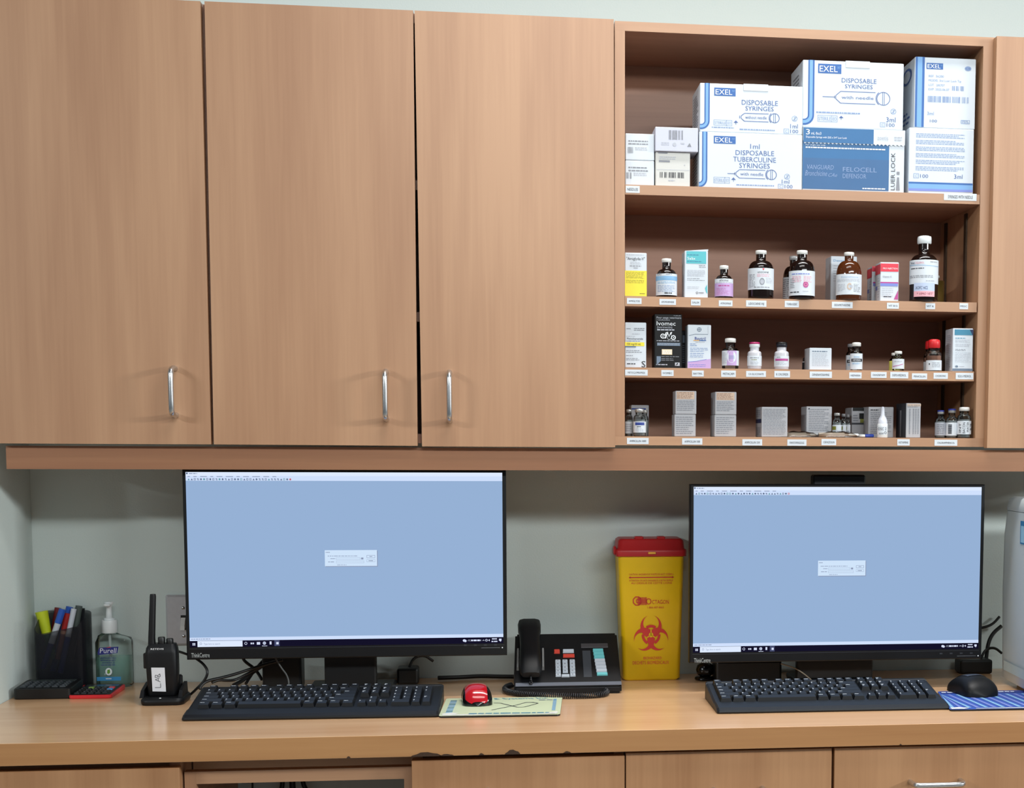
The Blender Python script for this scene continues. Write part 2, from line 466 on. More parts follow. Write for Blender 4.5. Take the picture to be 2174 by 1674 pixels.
# bottom rail with its flaking seam
rail = MB(); rail.box(UX0, UX1, CYF, WY-.002, 1.2635, 1.2812)
bot = rail.build('bottom_panel', WOODH, su)
SH = []
for z0, z1, xr in ((1.7515, 1.7705, .9755), (1.5360, 1.5555, .9738), (1.397, 1.4165, .9712)):
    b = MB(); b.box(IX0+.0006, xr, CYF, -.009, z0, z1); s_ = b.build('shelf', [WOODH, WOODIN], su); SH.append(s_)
    for p in s_.data.polygons: p.material_index = 0 if p.normal.y < -.5 else 1  # same board all round; shade behind the front edge is coloured in
for y_ in (-.200, -.06):      # perforated shelf strips let into the right panel
    b = MB(); b.box(IX1-.0035, IX1-.0004, y_, y_+.014, 1.29, 1.745)
    s = b.build('shelf_strip', mat('bronze_strip', (74, 58, 44), .5, .6), su)
# pelmet
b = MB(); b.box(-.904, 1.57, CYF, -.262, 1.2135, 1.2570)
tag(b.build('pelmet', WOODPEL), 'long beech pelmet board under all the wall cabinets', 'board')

# shelf-edge labels: pixel boxes and words
LABELS = [
 (SH[0], [((1328.5, 394.5, 1358, 410), 'NEEDLES'), ((2004, 410, 2073, 427), 'SYRINGES WITH NEEDLE')]),
 (SH[1], [((1331, 633, 1362, 646), 'AMIGLYDE'), ((1400, 635, 1435, 648), 'APOMORPHINE'), ((1467, 636, 1487, 649), 'SALIX'), ((1526, 638, 1555, 651), 'ATROPINE'), ((1584, 638, 1627, 652), 'LIDOCAINE INJ'), ((1666, 639, 1696, 653), 'TORBUGESIC'), ((1766, 641, 1810, 655), 'DEXAMETHASONE'), ((1883, 643, 1908, 656), 'VIT B12'), ((1965, 644, 1985, 657), 'VIT K'), ((2037, 644, 2055, 657), 'MISC')]),
 (SH[2], [((1327, 785, 1375, 798), 'METOCLOPRAMIDE'), ((1404, 786, 1430, 799), 'IVOMEC'), ((1469, 787, 1494, 800), 'BAYTRIL'), ((1531, 787, 1562, 801), 'METACAM'), ((1584, 788, 1626, 801), 'CA GLUCONATE'), ((1644, 788, 1677, 802), 'K CHLORIDE'), ((1719, 789, 1766, 803), 'DIPHENHYDRAMINE'), ((1803, 791, 1829, 804), 'HEPARIN'), ((1849, 790, 1882, 803), 'DIAZEPAM'), ((1890, 790, 1928, 804), 'DEPO-MEDROL'), ((1936, 793, 1968, 806), 'PENICILLIN'), ((1982, 792, 2012, 805), 'CHORIONIC'), ((2029, 792, 2066, 806), 'SOLU-MEDROL')]),
 (bot, [((1331, 930, 1377, 943.5), 'AMPICILLIN 1000'), ((1448, 931, 1491, 944.5), 'AMPICILLIN 500'), ((1576, 933, 1618, 946.5), 'AMPICILLIN 250'), ((1671.5, 933.5, 1712, 947), 'PANTOPRAZOLE'), ((1744, 932.5, 1775, 946), 'CEFAZOLIN'), ((1905, 933, 1931, 946.5), 'KETAMINE'), ((1984, 934, 2032, 947), 'CHLORAMPHENICOL')]),
]
for parent, lst in LABELS:
    for (x0, y0, x1, y1), t in lst:
        a, d = PY(x0, y0, CYF), PY(x1, y1, CYF)
        b = MB(); b.box(a.x, d.x, CYF-.0007, CYF-.0001, d.z, a.z)
        f = Face(b, (x0, y0, x1, y1), (a.x, CYF-.0007, d.z), (1, 0, 0), (0, 0, 1), d.x-a.x, a.z-d.z)
        w = (x1-x0); f.text(t, x0+w*.12, y0+4.4, x1-w*.12, y1-4.4, 1)
        tag(b.build('shelf_label', [PAPER, INK], parent), 'white printed strip reading %s' % t)

# =================================================================== WORKTOP AND BASE CABINETS
WYF = -.633
b = MB(); b.rbox(-1.0, 1.75, WYF, WY-.003, .7215, CT, .0005, 0, 1)
for p in b.v: pass
wt = b.build('worktop', WOODTOP)
wt.data.materials.append(WOODEDGE)
for p in wt.data.polygons:
    if p.normal.y < -.9 or p.normal.z < -.9: p.material_index = 1
# trim the left end to the wall line
for v in wt.data.vertices:
    if v.co.x < -.9: v.co.x = -.9435
tag(wt, 'long beech worktop with a chipped lower front edge', 'worktop')
for x, w_, h_ in ((740, 9, 4), (905, 70, 9), (948, 34, 4), (1022, 12, 4), (1088, 36, 10), (1204, 18, 4), (1912, 6, 3)):
    yb = 1632-(x)*(1632-1576)/2174.0
    p = PY(x, yb-8, WYF); k = .00079
    z0 = .7216
    pts = [(-.5, 0), (-.46, .25), (-.30, .55), (-.18, .95), (.05, 1.0), (.22, .72), (.36, .6), (.45, .3), (.5, 0)]
    b = MB(); b.prism([(p.x+u*w_*k*.95, z0+v*h_*k*1.05) for u, v in pts], WYF-.0008, WYF-.0001, lambda x, z, t: (x, t, z))
    tag(b.build('chipped_spot', CHIP, wt), 'dark bare chipboard where the edging broke away')

BY = -.614                    # base door front plane
def bx(x, y): return PY(x, y, BY).x
TOPD = .7105
def base_unit(label, x0, x1, zt, open_=False):
    o = thing('base_cabinet', label, 'cabinet', ((x0+x1)/2, -.30, 0))
    t = .018
    for x in (x0, x1-t):
        b = MB(); b.box(x, x+t, BY+.022, -.02, 0, .7205); b.build('side_panel', WOODV, o)
    b = MB(); b.box(x0+t, x1-t, BY+.022, -.02, .08, .098); b.build('bottom_panel', WOODIN, o)
    b = MB(); b.box(x0+t, x1-t, BY+.04, BY+.06, .69, .7205); b.build('top_rail', WOODH, o)
    b = MB(); b.box(x0+t, x1-t, BY+.04, BY+.056, 0, .08); b.build('plinth', WOODH, o)
    return o
def front(o, x0, x1, z0, z1, name='door'):
    b = MB(); b.rbox(x0, x1, BY, BY+.02, z0, z1, .0008, 0, 1); return b.build(name, WOODBASE, o)
def pull(d, xa, xb, z):
    b = MB(); y = BY
    b.tube([(xa, y, z), (xa, y-.02, z), (xa+.004, y-.030, z), (xa+.016, y-.032, z), (xb-.016, y-.032, z), (xb-.004, y-.030, z), (xb, y-.02, z), (xb, y, z)], .005, 10, 0, 2)
    tag(b.build('handle', STEEL, d), 'steel bow handle')
xa, xb = -.9425, bx(381, 1655)
o = base_unit('beech base cabinet left of the open knee space, below the radio', xa, xb-.002, TOPD)
front(o, xa, xb, .10, .7075)
x1_, x2_, x3_ = bx(874, 1640), bx(1327.5, 1640), bx(1768.5, 1630)
o = base_unit('beech base cabinet just right of the open knee space, under the chipped edge', x1_, x2_-.0006, TOPD)
d = front(o, x1_, x2_-.0012, .10, .7105)
pz = PY(975, 1674, BY-.03).z-.012
pull(d, bx(936, 1672)+.0, bx(1035, 1672), pz)
o = base_unit('middle beech base cabinet below the second keyboard, gap on its right', x2_+.0006, x3_-.001, TOPD)
d = front(o, x2_+.0012, x3_-.0026, .10, .7150)
pull(d, bx(1515, 1672), bx(1618, 1672), pz-.010)
o = base_unit('beech drawer unit at the right end with a steel bow handle near its top', x3_+.001, 1.60, TOPD)
d = front(o, x3_+.0026, 1.60, .46, .7150, 'drawer')
hz = PY(1980, 1668, BY-.032).z
pull(d, bx(1932, 1668), bx(2038, 1668), hz)
front(o, x3_+.0026, 1.60, .10, .455, 'drawer')
# knee space frame
fr = thing('knee_space_frame', 'beech face frame around the open knee space under the first keyboard', 'frame', ((xb+x1_)/2, -.46, 0))
FY = -.578
xs, xe = xb+.0012, x1_-.0012
xi0, xi1 = PY(417, 1664, FY).x, PY(858, 1660, FY).x
zr0, zr1 = PY(640, 1660, FY).z, PY(640, 1634, FY).z
b = MB(); b.box(xs, xi0, FY, FY+.02, 0, zr1); b.build('stile', WOODV, fr)
b = MB(); b.box(xi1, xe, FY, FY+.02, 0, zr1); b.build('stile', WOODV, fr)
b = MB(); b.box(xi0, xi1, FY, FY+.02, zr0, zr1); b.build('rail', WOODH, fr)
b = MB(); b.box(xs, xe, -.50, -.482, .654, .7205); b.build('back_rail', WOODH, fr)

# =================================================================== THINGS ON THE SHELVES
SZ = (1.7707, 1.5557, 1.4167, 1.2814)      # heights of the four shelf boards
def carton(name, label, cat, px, row, yf=-.262, depth=.07, mats=(WHITEP,), zbase=None, group=None, r=.0012, draw=None, flap=None, rz=0, body=None, bodymat=None):
    """px: front face rectangle in the photo. The print is a part of its own."""
    x0, y0, x1, y1 = px
    z0 = SZ[row] if zbase is None else zbase
    cx = (x0+x1)/2
    a, d = PY(x0, (y0+y1)/2, yf), PY(x1, (y0+y1)/2, yf)
    zt = PY(cx, y0, yf).z
    o = thing(name, label, cat, ((a.x+d.x)/2, yf+depth/2, z0), group)
    b = MB(); b.rbox(a.x, d.x, yf, yf+depth, z0, zt, r, 0, 1)
    b.build('carton', [mats[0]], o)
    if draw:
        b = MB(); f = Face(b, (x0, y0, x1, PY2px(cx, yf, z0)), (a.x, yf, z0), (1, 0, 0), (0, 0, 1), d.x-a.x, zt-z0)
        side = lambda pxs: Face(b, pxs, (a.x, yf+depth, z0), (0, -1, 0), (0, 0, 1), depth, zt-z0, (-1, 0, 0))
        draw(f, side)
        b.build('print', PR, o, fix=False)
    if flap: flap(o, a.x, d.x, yf, yf+depth, zt)
    o['top'] = zt
    return o
def proj(p):
    v = Vector(p)-CAM
    return (v.dot(RX)/v.dot(fwd)*FPX+CX, v.dot(RD)/v.dot(fwd)*FPX+CY)
def PY2px(x, Y, z):
    return proj((PY(x, 800, Y).x, Y, z))[1]
# palette of print colours: index -> material
PR = [INK, GREYINK, PALEINK, BLUEINK, PALEBLUE, EXELBLUE, EXELLIGHT, DEEPBLUE, VANBLUE, VANBLUE2, NAVY, WHITEINK, TEAL, YELLOWP, REDP, MAGENTA, LILAC, SKYBLUE, PERI, BLACKCARD, WHITEP,
      mat('orange_print', (226, 170, 90), .5), mat('cream_print', (232, 214, 180), .5), mat('olive_print', (126, 128, 40), .5), mat('tan_print', (206, 180, 160), .5), mat('brown_ink', (120, 84, 66), .6), mat('dark_teal_print', (60, 130, 160), .5), mat('pale_yellow_print', (226, 222, 110), .5), mat('slate_print', (104, 122, 142), .5), mat('pink_print', (226, 150, 170), .5), PAPER]
(kINK, kGREY, kPALE, kBLUE, kPBLUE, kEX, kEXL, kDEEP, kVAN, kVAN2, kNAVY, kWHITE, kTEAL, kYEL, kRED, kMAG, kLIL, kSKY, kPERI, kBLACK, kCARD, kOR, kCREAM, kOLIVE, kTAN, kBROWN, kDTEAL, kPYEL, kSLATE, kPINK, kPAPER) = range(31)

# ---- row 0, syringe cartons
def syringe_icon(f, x0, x1, y0, y1, word, needle):
    h = y1-y0; m = (y0+y1)/2; t = 1.3
    xc = x1-h/2*1.02
    f.ring(xc, m, h/2, t, kBLUE); f.line([(xc-1.8, y0+1), (xc-1.8, y1-1)], 1, kBLUE); f.line([(xc+1.8, y0+1), (xc+1.8, y1-1)], 1, kBLUE)
    f.ring(xc+1, m, h/2+3, t, kBLUE, 1, 130, 230, 8)
    xb = xc-h/2-2.5
    f.line([(xb, y0+2), (x0+h*.35, y0+2), (x0, m-h*.12), (x0, m+h*.12), (x0+h*.35, y1-2), (xb, y1-2)], t, kBLUE)
    if needle: f.line([(x0-needle, m), (x0-2, m)], t, kBLUE); f.line([(x0-2.5, m-3), (x0-2.5, m+3)], t, kBLUE)
    else: f.line([(x0-3, m-3), (x0-3, m+3)], t, kBLUE)
    f.text(word, x0+h*.42, m-4, xb-4, m+3.2, kBLUE)
def exel_logo(f, x0, y0, x1, y1):
    f.rect(x0, y0, x1, y1, kEX, 1)
    w = x1-x0; h = y1-y0
    f.text('EXEL', x0+w*.06, y0+h*.16, x0+w*.84, y1-h*.16, kWHITE, 2)
    f.text('INT', x0+w*.84, y0+h*.2, x1-w*.03, y0+h*.48, kEXL, 2)
def stripe_L(f, x, y0, y1, xl, w=11):
    """a two-tone band that runs down and turns to the left edge"""
    for k, (o, ww, c) in enumerate(((0, w, kEX), (w*.22, w*.5, kEXL))):
        a, bb = x-w/2+o, x-w/2+o+ww
        f.rect(a, y0, bb, y1-w*1.1, c, 1+k)
        n = 8; R1 = bb-(x-w*1.15); R0 = a-(x-w*1.15); ox = x-w*1.15; oy = y1-w*1.1
        for i in range(n):
            p, q = math.pi/2*i/n, math.pi/2*(i+1)/n
            f.poly([(ox+math.cos(p)*R0, oy+math.sin(p)*R0), (ox+math.cos(p)*R1, oy+math.sin(p)*R1), (ox+math.cos(q)*R1, oy+math.sin(q)*R1), (ox+math.cos(q)*R0, oy+math.sin(q)*R0)], c, 1+k)
        f.rect(xl, oy+R0, ox, oy+R1, c, 1+k)
def sterile(f, x0, y0, x1, y1):
    f.frame(x0, y0, x1, y1, .8, kPBLUE); f.line([(x0+(x1-x0)*.7, y0), (x0+(x1-x0)*.7, y1)], .8, kPBLUE)
    f.text('STERILE', x0+2, y0+3, x0+(x1-x0)*.67, y1-3, kPBLUE); f.text('EO', x0+(x1-x0)*.76, y0+3, x1-2, y1-3, kPBLUE)
    x = x1+8; f.poly([(x-5, y0+5), (x, y0), (x+5, y0+5)], kBLUE, 1); f.line([(x, y0+4), (x, y0+9)], .9, kBLUE)
def no_reuse(f, x, y): f.ring(x, y, 6, .9, kPBLUE); f.text('2', x-2, y-3.5, x+2.5, y+3.5, kPBLUE); f.line([(x-4, y+4), (x+4, y-4)], .7, kPBLUE)
def count(f, x, y, t): f.frame(x, y, x+11, y+10, .9, kPBLUE); f.text('C', x+3, y+2.5, x+8, y+8, kPBLUE); f.text(t, x+14, y+1, x+31, y+9, kBLUE)
def tuck(o, x0, x1, y0, y1, z):
    w = x1-x0
    b = MB(); b.rbox(x0+w*.42, x0+w*.66, y0-.0011, y0-.0003, z-.012, z+.0012, .0002, 0, 1); b.build('tuck_flap', WHITEP, o)
def dA(f, side):
    stripe_L(f, 1496, 283, 395, 1484)
    exel_logo(f, 1515, 291, 1561, 307)
    f.text('1ml', 1592, 305, 1612, 316, kBLUE); f.text('DISPOSABLE', 1561, 319, 1643, 330, kBLUE); f.text('TUBERCULINE', 1556, 333, 1647, 344, kBLUE); f.text('SYRINGES', 1569, 346, 1634, 357, kBLUE)
    syringe_icon(f, 1562, 1649, 359, 381, 'with needle', 18); sterile(f, 1515, 378, 1549, 391); no_reuse(f, 1671, 373)
    f.text('1ml', 1660, 379, 1676, 388, kBLUE); count(f, 1652, 389, '100'); f.lines(1563, 391, 1644, 396, 1, kPBLUE, 1, .5, .02)
    s = side((0, 0, 20, 60)); s.lines(4, 6, 16, 54, 14, kGREY)
A = carton('syringe_carton', 'white carton reading 1ml disposable tuberculine syringes, lower of its stack', 'carton', (1484, 283, 1703, 400), 0, -.272, .115, draw=dA)
def dB(f, side):
    stripe_L(f, 1501, 179, 272, 1486)
    exel_logo(f, 1516, 189, 1561, 206)
    f.text('DISPOSABLE', 1574, 212, 1651, 223, kBLUE); f.text('SYRINGES', 1582, 225, 1642, 235, kBLUE)
    syringe_icon(f, 1573, 1655, 239, 260, 'without needle', 0); sterile(f, 1515, 257, 1554, 269); no_reuse(f, 1687, 249)
    f.text('1ml', 1678, 260, 1694, 270, kBLUE); count(f, 1664, 271, '100'); f.lines(1570, 273, 1645, 278, 1, kPBLUE, 1, .5, .02); f.lines(1511, 271, 1558, 275, 1, kPBLUE, 1, .5, .02)
    s = side((0, 0, 20, 60)); s.lines(4, 8, 16, 50, 12, kGREY)
B = carton('syringe_carton', 'white carton reading disposable syringes without needle, stacked on the tuberculine carton', 'carton', (1486, 180, 1704, 284), 0, -.270, .115, zbase=A['top']+.0006, draw=dB, flap=tuck)
V = None
def dV(f, side):
    f.rect(1704, 302, 1887, 404, kVAN, 1); f.rect(1706, 338, 1887, 404, kVAN2, 2)
    f.rect(1707, 274, 1870, 297, kVAN, 1)
    f.text('3', 1710, 276, 1718, 286, kWHITE, 3); f.text('mL 0cc3', 1721, 281, 1742, 286, kWHITE, 3); f.lines(1710, 288, 1796, 293, 1, kWHITE, 3, .5, .02)
    f.text('Do not use if unit package is opened or damaged.', 1710, 303.5, 1806, 306.8, kWHITE, 3); f.text('For single use only.', 1710, 309, 1752, 312, kWHITE, 3); f.lines(1710, 313, 1880, 319, 1, kWHITE, 3, .45, .02)
    f.text('VANGUARD', 1712, 352, 1769, 362, kPBLUE, 3, .15); f.text('FELOCELL', 1789, 355, 1861, 365, kPBLUE, 3)
    f.text('Bronchicine', 1709, 364, 1755, 376, kPBLUE, 3, .2); f.text('CAe', 1757, 369, 1776, 377, kPBLUE, 3, .4); f.text('DEFENSOR', 1789, 369, 1839, 379, kPBLUE, 3)
    f.lines(1831, 398, 1881, 402, 1, kWHITE, 3, .6, .02)
    f.text('LUER LOCK', 1891, 322, 1900, 402, kINK, 3, rot=90)
    f.rect(1904, 362, 1910, 368, kGREY, 2); f.poly([(1905, 374), (1909, 374), (1911, 402), (1903, 402)], kGREY, 2)
def flapV(o, x0, x1, y0, y1, z):
    w = x1-x0; fz = z-.0295
    b = MB(); n = 26; t = [(x0, z-.0004)]
    for i in range(n): t += [(x0+w*(i+.15)/n, fz), (x0+w*(i+.5)/n, fz-.0028), (x0+w*(i+.85)/n, fz)]
    t += [(x1, fz), (x1, z-.0004)]
    b.prism(t, y0-.0022, y0-.0012, lambda x, zz, tt: (x, tt, zz))
    f = Face(b, (1704, 273, 1920, 300), (x0, y0-.0022, fz), (1, 0, 0), (0, 0, 1), w, z-.0004-fz)
    f.rect(1704.5, 273.5, 1853, 301.5, 1, 1); f.text('3', 1710, 276, 1718, 286, 2, 2); f.text('mL 0cc3', 1721, 281, 1742, 286, 2, 2); f.text('Disposable Syringe with 22G x 3/4" Luer Lock', 1710, 288.5, 1796, 292, 2, 2)
    f.text('zoetis', 1861, 283, 1884, 292, 3, 2); f.lines(1897, 284, 1914, 293, 2, 3, 2)
    o2 = b.build('lid_flap', [WHITEP, VANBLUE, WHITEINK, PALEINK], o); tag(o2, 'torn serrated lid flap, blue with white right end')
V = carton('vaccine_syringe_box', 'blue and white box with torn serrated flap, lettered VANGUARD and FELOCELL', 'box', (1704, 273.5, 1920, 405), 0, -.270, .11, draw=dV, flap=flapV)
def dC(f, side):
    stripe_L(f, 1722, 130, 262, 1705, 13)
    exel_logo(f, 1736, 138, 1785, 158)
    f.text('DISPOSABLE', 1786, 166, 1860, 176, kBLUE); f.text('SYRINGES', 1793, 179, 1852, 188, kBLUE)
    syringe_icon(f, 1774, 1890, 193, 222, 'with needle', 28); no_reuse(f, 1897, 234); f.lines(1733, 238, 1826, 244, 1, kPBLUE, 1, .5, .02)
    sterile(f, 1736, 247, 1778, 261); f.text('3ml', 1882, 246, 1902, 257, kBLUE); count(f, 1869, 258, '100')
    s = side((0, 0, 20, 60)); s.lines(4, 8, 16, 50, 12, kGREY)
Cc = carton('syringe_carton', 'white carton reading disposable syringes with needle 3ml, on the blue vaccine box', 'carton', (1704, 131, 1918, 272.5), 0, -.268, .12, zbase=V['top']+.0006, draw=dC, flap=tuck)
def dE(f, side):
    for i in range(6): f.lines(1944, 284+i*14, 2048, 294+i*14, 3, kPBLUE, 1, .42, .2)
    count(f, 1940, 370, '100'); f.text('3ml', 2026, 369, 2044, 379, kBLUE)
    f.rect(1929, 388, 2066, 406, kEX, 1); f.rect(1929, 392, 2066, 402, kEXL, 2); f.rect(1929, 402, 2066, 407, kPERI, 2)
E_ = carton('syringe_carton', 'white carton with blue bands along its bottom edge, under the last stack', 'carton', (1929.5, 273, 2067, 406), 0, -.268, .12, draw=dE)
def dD(f, side):
    f.rect(1943, 122, 1962, 272, kEX, 1); f.rect(1947, 122, 1957, 272, kEXL, 2)
    exel_logo(f, 1966, 135, 2001, 148); f.disc(2054, 144, 7, kPBLUE, 1, 16, 5); f.text('CE', 2049, 142, 2059, 146, kBLUE, 2)
    f.text('REF  26200', 1971, 160, 2003, 165, kPBLUE); f.text('MODEL 3ml Luer Lock Tip', 1971, 169, 2040, 174, kPBLUE); f.text('LOT   200707', 1971, 179, 2005, 184, kPBLUE); f.text('EXP. 2025.06.07', 1971, 188, 2015, 193, kPBLUE)
    f.barcode(2021, 182, 2047, 192, kPBLUE, 12); f.barcode(1970, 205, 2058, 218, kPBLUE, 34)
    f.text('3ml', 1969, 238, 1983, 246, kPBLUE); f.text('100', 1975, 255, 1990, 261, kBLUE); f.frame(2041, 254, 2060, 262, 1, kPBLUE); f.lines(2043, 255, 2058, 261, 2, kPBLUE)
    s = side((0, 0, 22, 60)); s.ring(11, 12, 7, 2, kBLUE); s.lines(3, 42, 16, 54, 3, kBLUE)
D = carton('syringe_carton', 'white carton with wide upright blue band and barcode, topmost of the last stack', 'carton', (1941.5, 123, 2071, 272.5), 0, -.266, .115, zbase=E_['top']+.0006, draw=dD)
# small white boxes
def d1(f, side): f.lines(1334, 353, 1376, 366, 2, kGREY, 1, .4, .1); f.barcode(1330, 367, 1341, 380, kGREY, 6); f.lines(1345, 366, 1373, 374, 2, kPALE)
s1 = carton('medicine_box', 'small white box lying at the left end, lower of its pair', 'box', (1327.5, 341, 1389, 392.5), 0, -.266, .08, draw=d1)
def d2(f, side): f.lines(1334, 297, 1376, 309, 2, kGREY, 1, .4, .1); f.barcode(1333, 313, 1345, 326, kGREY, 6); f.lines(1348, 312, 1374, 320, 2, kPALE)
s2 = carton('medicine_box', 'small white box at the left end, upper of its pair', 'box', (1327.8, 284, 1389.3, 340.6), 0, -.266, .08, zbase=s1['top']+.0005, draw=d2)
def d3(f, side):
    f.rect(1397, 324, 1417, 327, kGREY, 1); f.lines(1400, 332, 1436, 340, 2, kPALE); f.rect(1399, 341, 1422, 345, kGREY, 1); f.lines(1452, 348, 1456, 352, 1, kPALE)
    f.barcode(1401, 366, 1453, 378, kINK, 22); f.lines(1419, 381, 1433, 386, 1, kPALE); f.line([(1394, 361), (1464, 361)], .8, kPALE)
s3 = carton('medicine_box', 'small ivory box with wide barcode, under the lavender box', 'box', (1391.5, 323.5, 1465, 394), 0, -.268, .075, (WARMCARD,), draw=d3)
def d4(f, side):
    f.barcode(1420, 277, 1450, 297, kGREY, 18); f.lines(1404, 302, 1420, 310, 2, kPALE); f.disc(1432, 307, 4, kPALE); f.rect(1445, 303, 1453, 306, kPALE, 1); f.poly([(1459, 311), (1464, 303), (1468, 311)], kGREY, 1)
s4 = carton('medicine_box', 'lavender white box with a short barcode, overhanging the ivory box below it', 'box', (1391, 270.5, 1482, 322), 0, -.274, .075, (mat('lavender_card', (196, 199, 214), .55, var=.015),), zbase=s3['top']+.0005, draw=d4)

# ---- bottles and vials
def vial(name, label, px, row, yf=-.255, glassm=DGLASS, capm=CAPAL, shoulder=.62, neck=.42, lab=None, labmat=PAPER, draw=None, caph=.10, captop=None, neckh=.16, cat='bottle', group=None, content=None, capw=None, seg=22, round_=.10):
    """px: x0, ytop, x1, ybottom of the bottle; lab: pixel y range of the label (top, bottom)"""
    x0, y0, x1, y1 = px
    cxp = (x0+x1)/2; z0 = SZ[row]
    a, d = PY(x0, (y0+y1)/2, yf), PY(x1, (y0+y1)/2, yf)
    r = (d.x-a.x)/2*.985; cx = (a.x+d.x)/2; cy = yf
    zt = PY(cxp, y0, yf).z; h = zt-z0
    o = thing(name, label, cat, (cx, cy, z0), group)
    ch = h*caph; nh = h*neckh; zs = h-ch-nh            # top of shoulder
    sh = h*shoulder
    nr = r*neck
    prof = [(r*.2, 0), (r*.9, 0), (r*.98, r*.06), (r, r*.16), (r, sh)]
    for i in range(1, 8):
        t = i/7*math.pi/2
        prof.append((nr+(r-nr)*math.cos(t)**.9, sh+(zs-sh)*math.sin(t)))
    prof += [(nr, zs+nh*.5), (nr, zs+nh)]
    b = MB(); b.lathe(prof, (cx, cy, z0), seg); b.build('glass_body', glassm, o)
    if content is None and row == 3: content = (mat('pale_powder', (198, 200, 204), .7), .60)
    if content:
        b = MB(); k = content[1]; b.lathe([(r*.2, r*.12), (r*.93, r*.12), (r*.93, h*k)], (cx, cy, z0), seg); b.build('contents', content[0], o)
    cr = nr*1.16 if capw is None else r*capw
    b = MB(); b.lathe([(cr*.9, h-ch), (cr, h-ch+ch*.08), (cr, h-ch*.35), (cr*.94, h-ch*.12), (cr*.6, h-.0004)], (cx, cy, z0), seg); cap = b.build('cap', capm, o)
    if captop:
        b = MB(); b.lathe([(cr*.96, h-ch*.42), (cr*1.02, h-ch*.40), (cr*1.0, h-ch*.05), (cr*.8, h)], (cx, cy, z0), seg); b.build('flip_top', captop, o)
    if lab:
        yb = PY2px(cxp, yf-r, z0)
        k = h/(yb-y0) if yb > y0 else h/(y1-y0)
        zl0, zl1 = z0+(y1-lab[1])/(y1-y0)*h, z0+(y1-lab[0])/(y1-y0)*h
        b = MB(); f = Face(b, (x0, lab[0], x1, lab[1]), h=zl1-zl0, cyl=(cx, cy, r, zl0), base=.0006)
        f.rect(x0, lab[0], x1, lab[1], kPAPER, 0) if labmat is PAPER else None
        if draw: draw(f)
        b.build('bottle_label', PR, o, fix=False)
    return o
def box_draw(fn): return lambda f, side: fn(f)

# ---- row 1
def d(f, side):
    f.rect(1326.5, 575, 1373, 629, kYEL, 1)
    f.text('"Amiglyde-V"', 1330, 546, 1369, 552.5, kINK, 2); f.lines(1330, 540, 1368, 543, 1, kPALE, 2); f.lines(1338, 556, 1360, 562, 2, kPALE, 2, .45, .1); f.lines(1337, 563.5, 1361, 567, 1, kGREY, 2, .5, .02); f.lines(1345, 568, 1354, 571, 1, kGREY, 2, .5, .02)
    f.lines(1329, 577, 1368, 592, 6, kOLIVE, 2, .28, .1); f.lines(1329, 594, 1368, 602, 3, kOLIVE, 2, .28, .3); f.lines(1358, 622, 1369, 625, 1, kOLIVE, 2, .5, .05)
carton('medicine_box', 'upright box, white above and yellow below, at the left end of the second shelf', 'box', (1326.8, 537, 1373, 629), 1, -.265, .045, draw=d)
def d(f):
    f.rect(1393, 587, 1437, 596, kSKY, 1); f.rect(1404, 588, 1430, 593, kSKY, 2)
    f.text('R.A.S.', 1397, 582, 1405, 585.5, kINK, 2); f.lines(1414, 582, 1430, 585, 1, kGREY, 2)
    f.lines(1397, 598, 1432, 603, 2, kSKY, 2, .4, .1); f.lines(1397, 605, 1432, 620, 5, kPBLUE, 2, .35, .4); f.lines(1411, 620, 1426, 624, 1, kINK, 2, .6, .05)
vial('medicine_bottle', 'dark glass bottle whose white label has a blue band', (1393, 549, 1437, 630), 1, lab=(582, 626), draw=d, neck=.42, shoulder=.50, neckh=.17, caph=.11)
def d(f, side):
    f.rect(1457, 534, 1499, 560, kTEAL, 1)
    f.text('Salix', 1459, 546, 1476, 552, kWHITE, 2); f.lines(1459, 540, 1484, 543, 1, kDTEAL, 2, .5, .05); f.lines(1459, 554, 1490, 557, 1, kDTEAL, 2, .5, .05)
    f.lines(1484, 562, 1498, 569, 2, kGREY, 2, .4, .1); f.lines(1459, 573, 1497, 588, 6, kPALE, 2, .35, .1); f.lines(1459, 590, 1497, 597, 2, kGREY, 2, .3, .3); f.lines(1459, 608, 1484, 614, 2, kPALE, 2, .3, .1)
    f.poly([(1501, 604), (1497, 612), (1499, 620), (1502, 624)], kTEAL, 1); f.ring(1480, 622, 2.4, .7, kINK, 2); f.lines(1484, 620, 1494, 624, 1, kGREY, 2, .6, .02)
def fl(o, x0, x1, y0, y1, z):
    b = MB(); b.prism([(x0+.001, z), (x1, z+.0), (x1+.0006, z+.0036), (x1-.004, z+.0034)], y0+.0006, y0+.0016, lambda x, zz, t: (x, t, zz)); b.build('open_flap', WHITEP, o)
carton('medicine_box', 'white upright box with teal panel and its top flap sprung open', 'box', (1453.5, 533, 1503, 631), 1, -.265, .045, draw=d, flap=fl)
def d(f):
    f.rect(1518, 601, 1556, 628, kLIL, 1); f.text('ATROPINE', 1528, 594, 1546, 597.5, kINK, 2); f.lines(1521, 598.5, 1553, 600.5, 1, kPALE, 2, .5, .05)
    f.lines(1526, 604, 1548, 608, 1, kMAG, 2, .55, .05); f.lines(1522, 610, 1550, 624, 5, kMAG, 2, .2, .4)
vial('medicine_bottle', 'smallest dark glass bottle on the second shelf, with lilac label', (1518, 563.5, 1556, 631), 1, lab=(592, 627), draw=d, neck=.44, shoulder=.46, neckh=.17, caph=.13)
